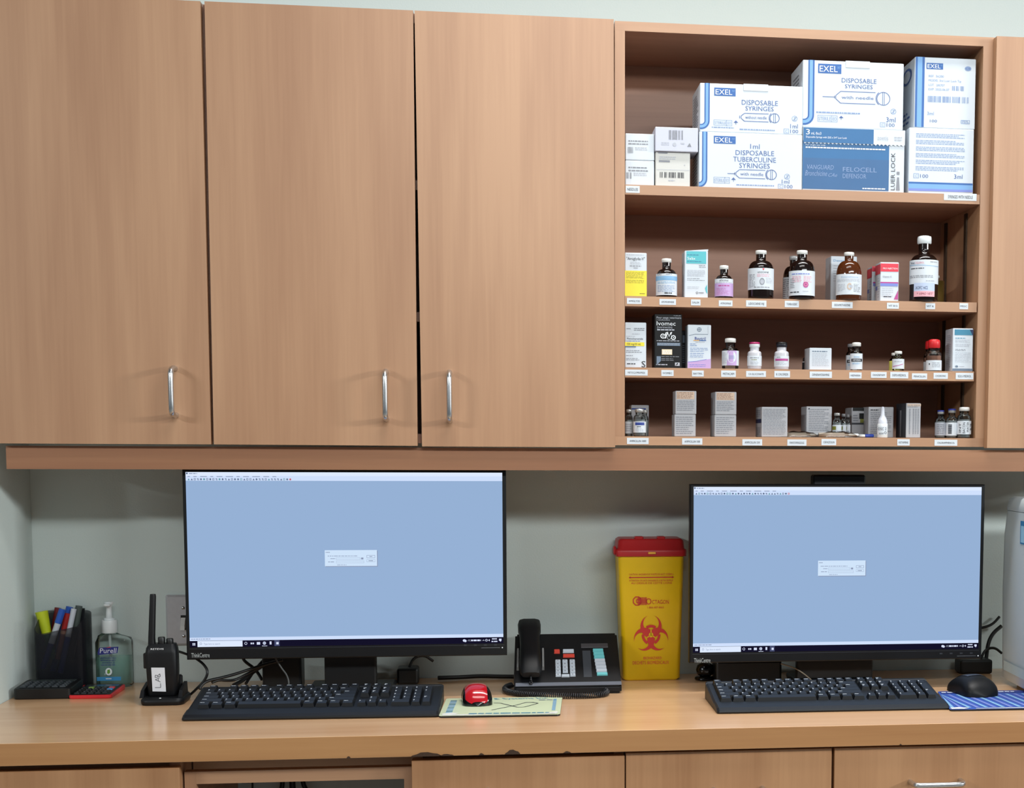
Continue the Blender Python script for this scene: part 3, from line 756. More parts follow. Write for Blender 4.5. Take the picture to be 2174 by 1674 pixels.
def dl(t, ink, mark, x0, x1, y0):
    def g(f):
        f.poly([((x0+x1)/2+3, y0+1), ((x0+x1)/2+8, y0+1), ((x0+x1)/2+5.5, y0+5)], mark, 2)
        f.text(t, x0+(x1-x0)*.38, y0+7, x0+(x1-x0)*.80, y0+10.5, ink, 2); f.lines(x0+(x1-x0)*.36, y0+12, x0+(x1-x0)*.84, y0+19, 3, kPINK, 2, .3, .2)
        f.lines(x0+4, y0+12, x0+(x1-x0)*.3, y0+40, 9, kGREY, 2, .3, .4); f.disc((x0+x1)/2+3, y0+28, 4, kPALE, 2, 12, 6); f.ring((x0+x1)/2+3, y0+28, 5, 1, kGREY, 3, ry=7)
        f.lines(x0+(x1-x0)*.7, y0+20, x1-4, y0+32, 4, kPALE, 2, .3, .3); f.lines(x0+(x1-x0)*.25, y0+38, x1-8, y0+42, 1, kGREY, 2, .4, .1)
    return g
vial('medicine_bottle', 'big dark bottle standing alone with a wide white label in mid shelf', (1588, 531.5, 1642.5, 635), 1, lab=(571.5, 616), draw=dl('LIDOCAINE', kINK, kRED, 1588, 1642, 571.5), shoulder=.56, neck=.38, neckh=.13, caph=.09)
vial('medicine_bottle', 'dark bottle half hidden behind a same sized bottle with pink emblem', (1662.5, 543.5, 1708, 634), 1, -.215, lab=(587, 632), draw=lambda f: f.lines(1664, 590, 1680, 630, 10, kGREY, 2, .35, .3), shoulder=.52, neck=.38, neckh=.13, caph=.10, capm=mat('grey_crimp_cap', (176, 176, 176), .35, .2))
def d(f):
    f.lines(1682, 582, 1722, 586, 1, kPERI, 2, .5, .1); f.lines(1683, 588, 1702, 602, 5, kPINK, 2, .35, .2); f.lines(1706, 588, 1722, 602, 5, kPINK, 2, .35, .3)
    f.disc(1710.5, 606.5, 5.5, kMAG, 2, 14, 6.5); f.ring(1710.5, 606.5, 3.6, 1, kPINK, 3); f.lines(1679, 592, 1688, 614, 6, kGREY, 2, .35, .3); f.lines(1679, 620, 1697, 624, 1, kINK, 2, .5, .1); f.lines(1704, 619, 1716, 622, 1, kPALE, 2)
vial('medicine_bottle', 'big dark bottle with a round magenta emblem on its white label', (1675.5, 531.5, 1729.5, 636.5), 1, -.262, lab=(577, 629), draw=d, shoulder=.55, neck=.37, neckh=.12, caph=.09)
def d(f, side): f.text('Dexam', 1769, 551, 1794, 556, kSKY, 2); f.lines(1769, 562, 1780, 600, 7, kPALE, 2, .25, .3)
carton('medicine_box', 'white upright box behind the amber bottle', 'box', (1763.5, 544.5, 1819, 638), 1, -.20, .05, draw=d)
def d(f):
    f.text('Dexamethasone', 1787, 588.5, 1821, 591.5, kSKY, 2); f.lines(1779, 594, 1824, 600, 3, kPALE, 2, .35, .2); f.ring(1804, 610, 5, 2, kTAN, 2, 40, 320, 14, 7); f.disc(1807, 610, 3, kPALE, 3)
    f.lines(1780, 604, 1796, 620, 5, kPALE, 2, .3, .4); f.lines(1812, 604, 1825, 622, 6, kGREY, 2, .35, .4)
vial('medicine_bottle', 'amber glass bottle letting brown light through, in front of the white box', (1775.5, 535.5, 1828.5, 638), 1, -.262, AMBER, lab=(584, 627), draw=d, shoulder=.53, neck=.35, neckh=.10, caph=.085)
def dv(f, side, x0=1866, x1=1907):
    w = x1-x0
    f.rect(x0, 560, x1, 577, kRED, 1); f.text('PRO INJECTION', x0+w*.2, 568.5, x0+w*.95, 572, kWHITE, 2); f.text('Vitamin K', x0+w*.18, 585.5, x0+w*.66, 590, kGREY, 2)
    f.rect(x0+w*.06, 599, x1, 603.5, kMAG, 1); f.rect(x0+w*.06, 602, x1-1, 608, kPERI, 2); f.lines(x0+w*.15, 611, x0+w*.75, 631, 5, kPALE, 2, .3, .3); f.lines(x0+w*.25, 629, x0+w*.65, 632, 1, kINK, 2, .5, .05)
    f.poly([(x1, 616), (x1-w*.22, 636), (x1, 636)], kMAG, 2)
    s = side((0, 556, 20, 638)); s.rect(0, 560, 20, 580, kRED, 1); s.rect(2, 604, 9, 612, kPERI, 1); s.lines(10, 586, 18, 630, 8, kPALE, 1, .3, .3)
carton('medicine_box', 'white box with red top band, front one of the vitamin pair', 'box', (1869, 557, 1908, 638), 1, -.262, .040, draw=dv, group='vitamin boxes')
carton('medicine_box', 'white box with red top band, mostly hidden behind its twin', 'box', (1851, 566, 1888, 638), 1, -.206, .040, draw=lambda f, side: dv(f, side, 1851, 1888), group='vitamin boxes')
def d(f):
    f.text('Vet', 1935, 556, 1943, 561.5, kNAVY, 2); f.text('OQUINOL', 1944, 557, 1962, 561, kPINK, 2); f.lines(1974, 556, 1988, 559, 1, kGREY, 2); f.line([(1933, 563), (1990, 566)], 1, kSKY, 2); f.lines(1936, 569, 1962, 572, 1, kINK, 2, .5, .05)
    f.lines(1934, 584, 1984, 590, 2, kGREY, 2, .4, .1); f.lines(1966, 594, 1984, 598, 1, kPALE, 2)
big = vial('medicine_bottle', 'tallest dark bottle, at the right end, with stacked white, blue and pink stickers', (1932, 501, 1991, 638), 1, -.258, DGLASS, WPLAST, lab=(553, 602), draw=d, shoulder=.55, neck=.40, neckh=.16, caph=.125, capw=.50)
b = MB(); p = PY(1961.5, 560, -.258); rr = (PY(1991, 560, -.258).x-PY(1932, 560, -.258).x)/2*.985
kz = lambda y: SZ[1]+(638-y)/137*(PY(1961, 501, -.258).z-SZ[1])
f = Face(b, (1932, 600, 1991, 629), h=kz(600)-kz(629), cyl=(p.x, -.258, rr, kz(629)), base=.0012)
f.rect(1942.5, 600.5, 1983.5, 617, 0, 0); f.rect(1942.5, 617, 1983.5, 628.5, 1, 0); f.text('XOFC HCL', 1945, 607, 1970, 613.5, 2, 1, .2); f.text('* VIMO VET', 1948, 620, 1979, 625, 3, 1, .2)
tag(b.build('warning_sticker', [mat('pale_blue_sticker', (186, 200, 226), .6), mat('pink_sticker', (226, 172, 182), .6), NAVY, mat('maroon_ink', (140, 40, 70), .6)], big, fix=False), 'pale blue and pink sticker below the main label')
vial('medicine_bottle', 'olive tinted bottle peeking out behind the tallest dark bottle', (1958, 585, 2004, 636), 1, -.195, mat('olive_glass', (92, 74, 34), .15), lab=None, shoulder=.8, neck=.5)

# ---- row 2
def d(f, side):
    f.lines(1330, 697, 1340, 700, 1, kGREY, 2); f.lines(1346, 696, 1368, 703, 2, kGREY, 2, .45, .1); f.lines(1342, 708, 1366, 711, 1, kPALE, 2); f.lines(1330, 713, 1354, 716, 1, kPALE, 2)
    f.text('Metoclopramide', 1331, 717, 1365, 721.5, kINK, 2); f.lines(1330, 723, 1360, 726, 1, kGREY, 2, .5, .1)
    f.rect(1326.5, 727, 1368, 735, kYEL, 1); f.text('150 mg/30 mL', 1331, 728.5, 1361, 733, kINK, 2); f.rect(1326.5, 735, 1350, 738, kSLATE, 2); f.lines(1329, 743, 1364, 750, 2, kGREY, 2, .4, .2); f.lines(1329, 754, 1344, 757, 1, kGREY, 2); f.lines(1329, 760, 1358, 766, 2, kGREY, 2, .4, .2); f.lines(1331, 771, 1350, 775, 1, kINK, 2, .5, .1)
    f.text('S', 1362, 766, 1370.5, 780, kINK, 3)
carton('medicine_box', 'white upright box with narrow yellow band at the left end of the third shelf', 'box', (1327, 685, 1372, 781), 2, -.266, .045, draw=d)
def d(f, side):
    f.lines(1430, 669, 1445, 672, 1, kGREY, 2); f.text('Pour usage veterinaire', 1394, 672.5, 1446, 677, kPALE, 2); f.text('/ seulement', 1394, 678, 1422, 681, kPALE, 2)
    f.text('Ivomec', 1394, 682, 1434, 691.5, kWHITE, 2); f.text('(ivermectin)', 1395, 692.5, 1427, 697.5, kPALE, 2); f.lines(1395, 698.5, 1432, 703, 1, kPALE, 2, .6, .03)
    for cx, cy in ((1407, 714), (1429.5, 717)): f.ring(cx, cy, 5.2, 2.0, kWHITE, 2); f.disc(cx+.3, cy, 1.4, kWHITE, 2, 8)
    f.poly([(1409, 719), (1414, 719), (1416, 708), (1413, 706)], kWHITE, 2); f.poly([(1414, 706), (1418, 705), (1419, 712), (1421, 720), (1417, 720)], kWHITE, 2); f.poly([(1423, 706), (1427, 705), (1424, 713), (1424, 720), (1420, 720)], kWHITE, 2); f.poly([(1416, 711), (1425, 711), (1423, 721), (1418, 721)], kWHITE, 2)
    f.lines(1394, 722, 1442, 726, 1, kPALE, 2, .4, .02); f.rect(1395, 728, 1444, 734.5, kSLATE, 2); f.lines(1396, 729, 1442, 733, 2, kPALE, 3, .3, .1)
    f.rect(1405, 742, 1427, 753.5, kCREAM, 2); f.lines(1406.5, 744, 1425.5, 752, 2, kWHITE, 3, .5, .05)
    f.lines(1404, 756, 1443, 759, 1, kGREY, 2, .4, .02); f.poly([(1394, 757), (1403, 757), (1403, 767), (1394, 776)], kSLATE, 2); f.lines(1404, 760.5, 1432, 767, 2, kGREY, 2, .35, .2); f.lines(1393, 773, 1417, 776.5, 1, kPALE, 2, .6, .03); f.rect(1433, 770, 1443, 777, kPALE, 2); f.poly([(1434, 777), (1438, 770.5), (1440, 773)], kBLACK, 3)
carton('medicine_box', 'tall black upright box lettered Ivomec in white', 'box', (1389.5, 667, 1448, 781), 2, -.262, .05, (BLACKCARD,), draw=d)
def d(f, side): f.rect(1449, 712, 1456, 728, kSLATE, 1); f.lines(1449, 732, 1455, 772, 10, kSLATE, 1, .3, .2)
carton('medicine_box', 'black box tucked behind the tall black Ivomec box', 'box', (1424, 702, 1456, 781), 2, -.206, .04, (BLACKCARD,), draw=d)
def d(f, side):
    f.ring(1484.5, 700, 4.5, .9, kSLATE, 2); f.line([(1480, 700), (1489, 700)], .8, kSLATE, 2); f.line([(1484.5, 695.5), (1484.5, 704.5)], .8, kSLATE, 2); f.line([(1503, 693), (1503, 709)], .7, kPALE, 2)
    f.line([(1463, 713), (1475, 710), (1503, 710)], .8, kSLATE, 2)
    f.text('Baytril', 1475, 715.5, 1498, 722, kDEEP, 2); f.rect(1472, 722.5, 1485, 724.2, kOR, 2); f.rect(1485, 722.5, 1499, 724.2, kEX, 2); f.lines(1476, 725, 1498, 728, 1, kPALE, 2, .5, .1)
    f.lines(1465, 729, 1480, 736, 2, kPBLUE, 2, .4, .3); f.lines(1465, 738, 1505, 748, 3, kPBLUE, 2, .35, .3); f.lines(1465, 749, 1496, 760, 3, kPBLUE, 2, .35, .3)
    f.poly([(1460, 769), (1480, 767), (1503, 763), (1509, 762), (1509, 785), (1460, 785)], kLIL, 1); f.line([(1461, 769), (1480, 767), (1500, 763)], 1, kPERI, 2); f.lines(1464, 773, 1500, 780, 2, kPERI, 2, .3, .3)
carton('medicine_box', 'white upright box with lilac foot and blue lettering Baytril', 'box', (1460, 690, 1509.5, 785), 2, -.264, .045, draw=d)
def d(f):
    f.rect(1543.5, 746, 1563, 784, kLIL, 1); f.disc(1553, 759.5, 9, kPAPER, 2, 18, 13); f.lines(1548, 756, 1559, 764, 3, kPBLUE, 3, .4, .2); f.lines(1535, 749, 1543, 774, 8, kPALE, 2, .35, .3); f.poly([(1543.5, 746), (1545, 746), (1543.5, 784)], kPAPER, 2)
vial('medicine_vial', 'clear vial with white crimp cap and an oval purple framed label', (1533, 718, 1568, 785), 2, -.258, CLEAR, lab=(746, 778), draw=d, neck=.58, shoulder=.56, neckh=.18, caph=.15, cat='vial')
def d(f): f.lines(1593, 760, 1611, 763, 1, kGREY, 2); f.lines(1596, 764.5, 1612, 767, 1, kOLIVE, 2); f.lines(1594, 769, 1610, 776, 3, kPALE, 2, .35, .3)
FROST = mat('frosted_vial_plastic', (196, 196, 202), .3, spec=.5)
vial('medicine_vial', 'frosted vial with magenta flip top', (1587, 727, 1616.5, 786), 2, -.258, FROST, WPLAST, lab=(757, 779), draw=d, captop=mat('magenta_cap', (170, 30, 96), .4), neck=.66, shoulder=.58, neckh=.14, caph=.19, cat='vial')
def d(f): f.rect(1647, 763, 1672, 767.5, kMAG, 2); f.lines(1650, 759, 1660, 761, 1, kINK, 2); f.lines(1648, 769.5, 1670, 777, 3, kPALE, 2, .35, .3)
vial('medicine_vial', 'frosted vial with black flip top and a purple line on its label', (1644, 727, 1674.5, 786), 2, -.258, FROST, mat('dark_cap', (24, 26, 38), .4), lab=(757, 780), draw=d, captop=BPLAST, neck=.66, shoulder=.58, neckh=.14, caph=.19, cat='vial')
def d(f, side): f.lines(1724, 744, 1756, 749, 1, kSLATE, 2, .4, .05); f.lines(1724, 750, 1760, 778, 9, kPALE, 2, .35, .25)
carton('medicine_box', 'short white box standing alone in the middle of the third shelf', 'box', (1718.5, 739, 1765.5, 787), 2, -.262, .05, draw=d)
vial('medicine_vial', 'dark capped bottle peeking out left of the short white box', (1704, 742, 1733, 785), 2, -.195, mat('smoked_glass', (60, 56, 60), .2), BPLAST, lab=(766, 784), draw=lambda f: f.rect(1704, 768, 1733, 782, kINK, 1), shoulder=.55, neck=.6, caph=.2, cat='vial')
def dh(x0, x1):
    def g(f): w = x1-x0; f.lines(x0+w*.3, 757, x0+w*.75, 760, 1, kSKY, 2, .5, .1); f.rect(x0+w*.12, 762, x1-w*.05, 768, kINK, 2); f.text('HEPARIN', x0+w*.24, 763.3, x1-w*.18, 766.6, kWHITE, 3); f.lines(x0+w*.2, 770, x1-w*.2, 774, 2, kSKY, 2, .4, .3)
    return g
vial('medicine_vial', 'clear vial with white cap and black box printed on its label', (1805.5, 727, 1830.5, 786), 2, -.262, CLEAR, lab=(751, 784), draw=dh(1805.5, 1830.5), neck=.66, shoulder=.60, neckh=.16, caph=.15, cat='vial')
vial('medicine_vial', 'clear vial half hidden behind the one with the black box label', (1796.5, 730, 1819, 784), 2, -.222, CLEAR, mat('dull_grey_cap', (120, 120, 122), .5), lab=(753, 783), draw=dh(1796.5, 1819), neck=.66, shoulder=.60, neckh=.16, caph=.13, cat='vial')
def dd(x0, x1):
    def g(f): w = x1-x0; f.poly([(x0, 779), (x0+w*.5, 777), (x1, 773), (x1, 784), (x0, 784)], kPYEL, 1); f.line([(x0+2, 779), (x0+w*.5, 777), (x1-3, 774)], 1.2, kMAG, 2); f.lines(x0+w*.2, 766, x1-w*.2, 770, 1, kPALE, 2)
    return g
vial('medicine_vial', 'small clear vial whose label ends in a yellow foot with magenta curve', (1895, 745.5, 1919, 788), 2, -.264, CLEAR, lab=(763, 784), draw=dd(1895, 1919), neck=.56, shoulder=.58, neckh=.14, caph=.16, cat='vial')
vial('medicine_vial', 'small clear vial with yellow label behind its twin with the magenta curve', (1888.5, 749, 1910, 785), 2, -.226, CLEAR, lab=(765, 785), draw=lambda f: f.rect(1888.5, 765, 1910, 785, kPYEL, 1), neck=.56, shoulder=.58, neckh=.14, caph=.16, cat='vial')
PINKLIQ = mat('pink_powder', (206, 150, 130), .7)
def dr(x0, x1):
    def g(f): w = x1-x0; f.text('1', x0+w*.2, 771, x0+w*.26, 774.5, kINK, 2); f.lines(x0+w*.4, 769, x1-w*.1, 780, 5, kGREY, 2, .3, .3)
    return g
vial('medicine_vial', 'clear vial with bright red cap, front one of the red capped pair', (1967, 720.5, 1998.5, 787.5), 2, -.264, CLEAR, REDCAP, lab=(765, 786), draw=dr(1967, 1998.5), neck=.72, shoulder=.52, neckh=.12, caph=.28, capw=.80, cat='vial', content=(PINKLIQ, .48))
vial('medicine_vial', 'clear vial with bright red cap standing behind its twin', (1961.5, 723.5, 1989, 785), 2, -.218, CLEAR, REDCAP, lab=(765, 785), draw=dr(1961.5, 1989), neck=.72, shoulder=.52, neckh=.12, caph=.27, capw=.80, cat='vial', content=(PINKLIQ, .46))
def d(f, side):
    f.rect(2026, 700, 2066, 712, kDTEAL, 1); f.poly([(2058, 700), (2066, 700), (2066, 712), (2064, 712)], kNAVY, 2)
    f.lines(2028, 717, 2050, 720, 1, kDTEAL, 2, .5, .05); f.lines(2028, 721, 2058, 728, 3, kPALE, 2, .35, .2); f.lines(2028, 730, 2060, 737, 3, kPALE, 2, .35, .2); f.lines(2028, 741, 2050, 746, 2, kGREY, 2, .4, .3); f.lines(2028, 748, 2062, 770, 7, kPALE, 2, .3, .2)
    f.disc(2031.5, 778.5, 3.2, kSLATE, 2, 12, 2.2); f.lines(2037, 777, 2048, 780, 1, kPALE, 2); f.rect(2022, 783, 2067, 788, kSLATE, 1)
    s = side((0, 0, 20, 60)); s.lines(4, 8, 16, 54, 18, kPALE, 1, .35, .2)
carton('medicine_box', 'white upright box with teal top at the right end of the third shelf', 'box', (2022.5, 697.5, 2065.5, 788.5), 2, -.274, .052, draw=d)

# ---- row 3
def tiny(x0, y0, x1, y1, n=8, c=kGREY):
    return lambda f, side: f.lines(x0+4, y0+5, x1-4, y1-5, n, c, 2, .38, .3)
carton('medicine_box', 'pale grey upright box behind the clear vials at the left end of the bottom shelf', 'box', (1340, 860.5, 1377.5, 928), 3, -.20, .05, (GREYCARD,), draw=lambda f, side: f.rect(1341, 867, 1371, 870, kDEEP, 1))
def dav(x0, x1):
    def g(f): w = x1-x0; f.rect(x0+w*.18, 898, x1-w*.14, 904, kDEEP, 2); f.lines(x0+w*.3, 906, x0+w*.6, 909, 1, kINK, 2); f.lines(x0+w*.25, 910, x1-w*.2, 918, 3, kPALE, 2, .35, .3)
    return g
BLUECAPRIM = mat('blue_flip_cap', (40, 52, 140), .4)
GREYCRIMP = mat('worn_silver_crimp', (178, 178, 176), .35, .6)
vial('medicine_vial', 'clear vial with navy printed label in front of the pale grey box', (1344.5, 868, 1371, 928), 3, -.262, CLEAR, GREYCRIMP, lab=(896, 920), draw=dav(1344.5, 1371), neck=.64, shoulder=.60, neckh=.10, caph=.14, captop=None, cat='vial')
vial('medicine_vial', 'clear vial pressed against the left panel on the bottom shelf', (1327.2, 869, 1343.5, 928), 3, -.240, CLEAR, GREYCRIMP, lab=(896, 922), draw=lambda f: f.lines(1329, 900, 1341, 918, 4, kPALE, 2), neck=.64, shoulder=.60, neckh=.10, caph=.13, cat='vial')
vial('medicine_vial', 'clear vial half hidden behind the navy labelled vial', (1360.5, 870.5, 1377, 928), 3, -.222, CLEAR, GREYCRIMP, lab=None, neck=.64, shoulder=.60, neckh=.10, caph=.13, cat='vial')
def dp(x0, y0, x1, y1, top):
    def g(f, side):
        w = x1-x0
        if top: f.rect(x0+w*.06, y0+2, x1-w*.10, y0+18, kTAN, 1); f.lines(x0+w*.08, y0+3, x1-w*.14, y0+17, 5, kBROWN, 2, .32, .2); f.lines(x0+w*.08, y0+20, x1-w*.1, y1-6, 6, kGREY, 2, .38, .3)
        else: f.lines(x0+w*.08, y0+4, x1-w*.1, y1-6, 9, kGREY, 2, .38, .3)
    return g
a1 = carton('medicine_box', 'small grey box of fine print, lower of the narrow stack', 'box', (1431.8, 880.5, 1477, 929), 3, -.262, .045, (GREYCARD,), draw=dp(1431.8, 880, 1477, 929, 0))
carton('medicine_box', 'small grey box with tan printed top, upper of the narrow stack', 'box', (1433.8, 830.5, 1478.5, 879.6), 3, -.262, .045, (GREYCARD,), zbase=a1['top']+.0005, draw=dp(1433.8, 830, 1478.5, 879, 1))
a1 = carton('medicine_box', 'grey box of fine print, lower of the wider stack', 'box', (1516.8, 881.5, 1563, 929), 3, -.262, .06, (GREYCARD,), draw=dp(1516.8, 881, 1563, 929, 0))
carton('medicine_box', 'grey box with tan printed top, upper of the wider stack', 'box', (1518.2, 832.5, 1563.5, 880.6), 3, -.262, .06, (GREYCARD,), zbase=a1['top']+.0005, draw=dp(1518.2, 832, 1563.5, 880, 1))
def d(f, side):
    f.lines(1620, 868, 1668, 924, 18, kGREY, 2, .38, .25)
    s = side((0, 0, 20, 60)); s.rect(1, 24, 19, 32, kNAVY, 1); s.lines(3, 5, 17, 20, 4, kGREY); s.lines(3, 40, 17, 56, 4, kGREY)
carton('medicine_box', 'single grey box whose left side shows a navy band', 'box', (1617, 864.5, 1672, 930), 3, -.262, .07, (GREYCARD,), draw=d)
carton('medicine_box', 'pale box of fine print rising behind the wrapped syringes', 'box', (1712, 863.5, 1766, 926), 3, -.235, .055, (GREYCARD,), draw=lambda f, side: (f.rect(1716, 867, 1719, 870, kINK, 1), f.lines(1717, 868, 1760, 916, 13, kGREY, 2, .38, .3)))
for i, (x0, y0, x1, yf, lb) in enumerate(((1768, 876.5, 1786, -.238, 'clear vial just right of the pale box, nearest of three'), (1784.5, 878.5, 1796.5, -.222, 'clear vial in the middle of three beside the pale box'), (1794, 880, 1805, -.212, 'clear vial furthest back of three beside the pale box'))):
    vial('medicine_vial', lb, (x0, y0, x1, 926), 3, yf, CLEAR, GREYCRIMP if i == 0 else mat('dull_grey_cap', (120, 120, 122)), lab=(901, 922), draw=lambda f, x0=x0, x1=x1: (f.rect(x0, 904, x0+(x1-x0)*.4, 911, kOLIVE, 2), f.lines(x0+3, 912, x1-2, 920, 2, kGREY, 2)), neck=.6, shoulder=.56, neckh=.12, caph=.13, cat='vial', group='three vials by the pale box')
def d(f, side):
    f.rect(1810, 866, 1842, 873, kBLACK, 1); f.rect(1824, 878, 1842, 890, kBLACK, 1); f.rect(1826, 890, 1843, 898, kOLIVE, 1); f.lines(1811, 880, 1822, 896, 3, kGREY, 2); f.rect(1808, 898, 1843, 902, kINK, 1)
carton('medicine_box', 'shadowed box with black and olive bands behind the nose spray', 'box', (1808, 866, 1846, 926), 3, -.175, .06, (GREYCARD,), draw=d)
carton('medicine_box', 'grey box of fine print right behind the nose spray', 'box', (1843.5, 864.5, 1897, 929), 3, -.215, .05, (GREYCARD,), draw=lambda f, side: (f.lines(1848, 869, 1866, 873, 1, kINK, 2, .5, .1), f.lines(1848, 875, 1893, 922, 12, kGREY, 2, .35, .3)))
# nose spray
p = PY(1873.5, 900, -.262); z0 = SZ[3]; zt = PY(1873.5, 864, -.262).z; h = zt-z0; r = .0108
o = thing('spray_bottle', 'white nose spray bottle with a long tapered tip and handwritten label', 'bottle', (p.x, -.262, z0))
b = MB(); b.lathe([(.002, 0), (r*.95, 0), (r, .001), (r, h*.42), (r*.95, h*.45)], (p.x, -.262, z0), 20); b.build('bottle_body', WPLAST, o)
b = MB(); b.lathe([(r*.94, h*.45), (r*.92, h*.52), (r*.80, h*.60), (r*.42, h*.72), (r*.34, h*.95), (r*.2, h)], (p.x, -.262, z0), 20); b.build('spray_tip', mat('milky_plastic', (206, 210, 220), .4), o)
b = MB(); f = Face(b, (1861.5, 905, 1885.5, 924), h=h*.30, cyl=(p.x, -.262, r, z0+h*.08), base=.0003); f.rect(1863, 906, 1884, 923, 0, 0)
f.text('OSC 2', 1864, 908, 1882, 914, 1, 1); f.text('use', 1866, 917, 1876, 922, 1, 1, .2); f.ring(1880, 919, 2.5, .8, 1, 1)
b.build('bottle_label', [PAPER, INK], o, fix=False)
def d(f, side):
    f.rect(1926, 858, 1955, 863, kTAN, 1); f.lines(1926.5, 859, 1953, 866, 2, kGREY, 2, .4, .2)
    for x in (1930, 1938, 1943, 1948): f.lines(x, 868, x+2.6, 922, 16, kGREY, 2, .7, .05)
    s = side((0, 0, 20, 60)); s.rect(0, 0, 20, 60, kINK, 1); s.rect(8, 12, 11, 58, kGREY, 2)
carton('medicine_box', 'tall narrow box with dark left side, right of the nose spray', 'box', (1923.5, 856.5, 1954.5, 929), 3, -.262, .075, (GREYCARD,), draw=d)
BLUEVIAL = vial('medicine_vial', 'clear vial with blue rimmed cap, leftmost of the last trio', (1986, 871.5, 2008, 927), 3, -.245, CLEAR, GREYCRIMP, lab=(896, 922), draw=lambda f: (f.rect(1986, 896, 2008, 922, kPALE, 1), f.lines(1990, 899, 2004, 920, 6, kGREY, 2)), captop=BLUECAPRIM, neck=.56, shoulder=.56, neckh=.14, caph=.14, cat='vial')
vial('medicine_vial', 'clear vial with blue cap and upright barcode, middle of the last trio', (2008.5, 868.5, 2033, 929), 3, -.255, CLEAR, GREYCRIMP, lab=(897, 924), draw=lambda f: [f.rect(2014, y, 2021, y+1.4, kINK, 2) for y in range(901, 920, 2)], captop=BLUECAPRIM, neck=.56, shoulder=.56, neckh=.14, caph=.14, cat='vial')
vial('medicine_vial', 'clear vial with white cap and handwritten label by the right panel', (2032.5, 864.5, 2061, 930), 3, -.266, CLEAR, lab=(894, 922), draw=lambda f: (f.text('INT', 2037, 899, 2041, 918, kINK, 2, rot=90), f.text('BACON', 2044, 897, 2049.5, 920, kINK, 2, rot=90), f.text('WATER', 2051.5, 896, 2056, 918, kINK, 2, rot=90), f.text('9/9', 2058, 900, 2061, 914, kINK, 2, rot=90)), neck=.66, shoulder=.62, neckh=.12, caph=.13, cat='vial')
# wrapped syringes lying in front
def wrapped(label, xa, ya, xb, yb, yf, tip, w=.013):
    a, c_ = PY(xa, ya, yf), PY(xb, yb, yf); z0 = SZ[3]
    o = thing('wrapped_syringe', label, 'syringe', (a.x, yf, z0))
    b = MB(); n = 14
    vs = []
    for i in range(n+1):
        t = i/n; x = a.x+(c_.x-a.x)*t; k = math.sin(math.pi*min(1, t*3.2)/2)*math.sin(math.pi*min(1, (1-t)*3.2)/2)
        hh = .003+.009*k+.0012*math.sin(t*23)
        vs += [(x, yf-w, z0+.0006), (x, yf-w*.5, z0+hh*.8), (x, yf, z0+hh), (x, yf+w*.5, z0+hh*.75), (x, yf+w, z0+.0006)]
    b.add(vs, [(i*5+k, i*5+k+1, (i+1)*5+k+1, (i+1)*5+k) for i in range(n) for k in range(4)], 0, True)
    b.build('wrapper', glass('crinkled_clear_film', (232, 230, 226), .28, .25), o)
    b = MB(); M = Matrix.Translation((a.x+.004, yf, z0+.0052)) @ Matrix.Rotation(math.pi/2, 4, 'Y')
    L = c_.x-a.x
    b.lathe([(.002, .002), (.0046, .002), (.0046, L*.62), (.0022, L*.64), (.0022, L*.72)], (0, 0, 0), 12, 0, 1, 1, True, M); b.build('barrel', mat('amber_syringe_barrel', (190, 180, 168), .4), o)
    b = MB(); b.lathe([(.0016, L*.72), (.0026, L*.74), (.0026, L*.95), (.001, L*.97)], (0, 0, 0), 12, 0, 1, 1, True, M); b.build('needle_cover', tip, o)
    return o
wrapped('clear wrapped syringe lying in front of the grey box, left of two', 1656, 922, 1738, 922, -.250, WPLAST)
wrapped('clear wrapped syringe lying below the pale box, right of two', 1732, 922, 1822, 922, -.258, WPLAST)
a = PY(1822, 923, -.252); z0 = SZ[3]
o = thing('needle_cap', 'short white and blue needle cap lying left of the nose spray', 'cap', (a.x, -.252, z0))
M = Matrix.Translation((a.x+.0015, -.252, z0+.0036)) @ Matrix.Rotation(math.pi/2, 4, 'Y')
b = MB(); b.lathe([(.001, 0), (.003, 0), (.003, .012), (.0028, .0125)], (0, 0, 0), 12, 0, 1, 1, True, M); b.build('tip_cover', WPLAST, o)
b = MB(); b.lathe([(.0034, .013), (.0036, .0135), (.0036, .030), (.002, .031)], (0, 0, 0), 12, 0, 1, 1, True, M); b.build('hub', mat('blue_hub', (46, 74, 170), .4), o)
#PART3

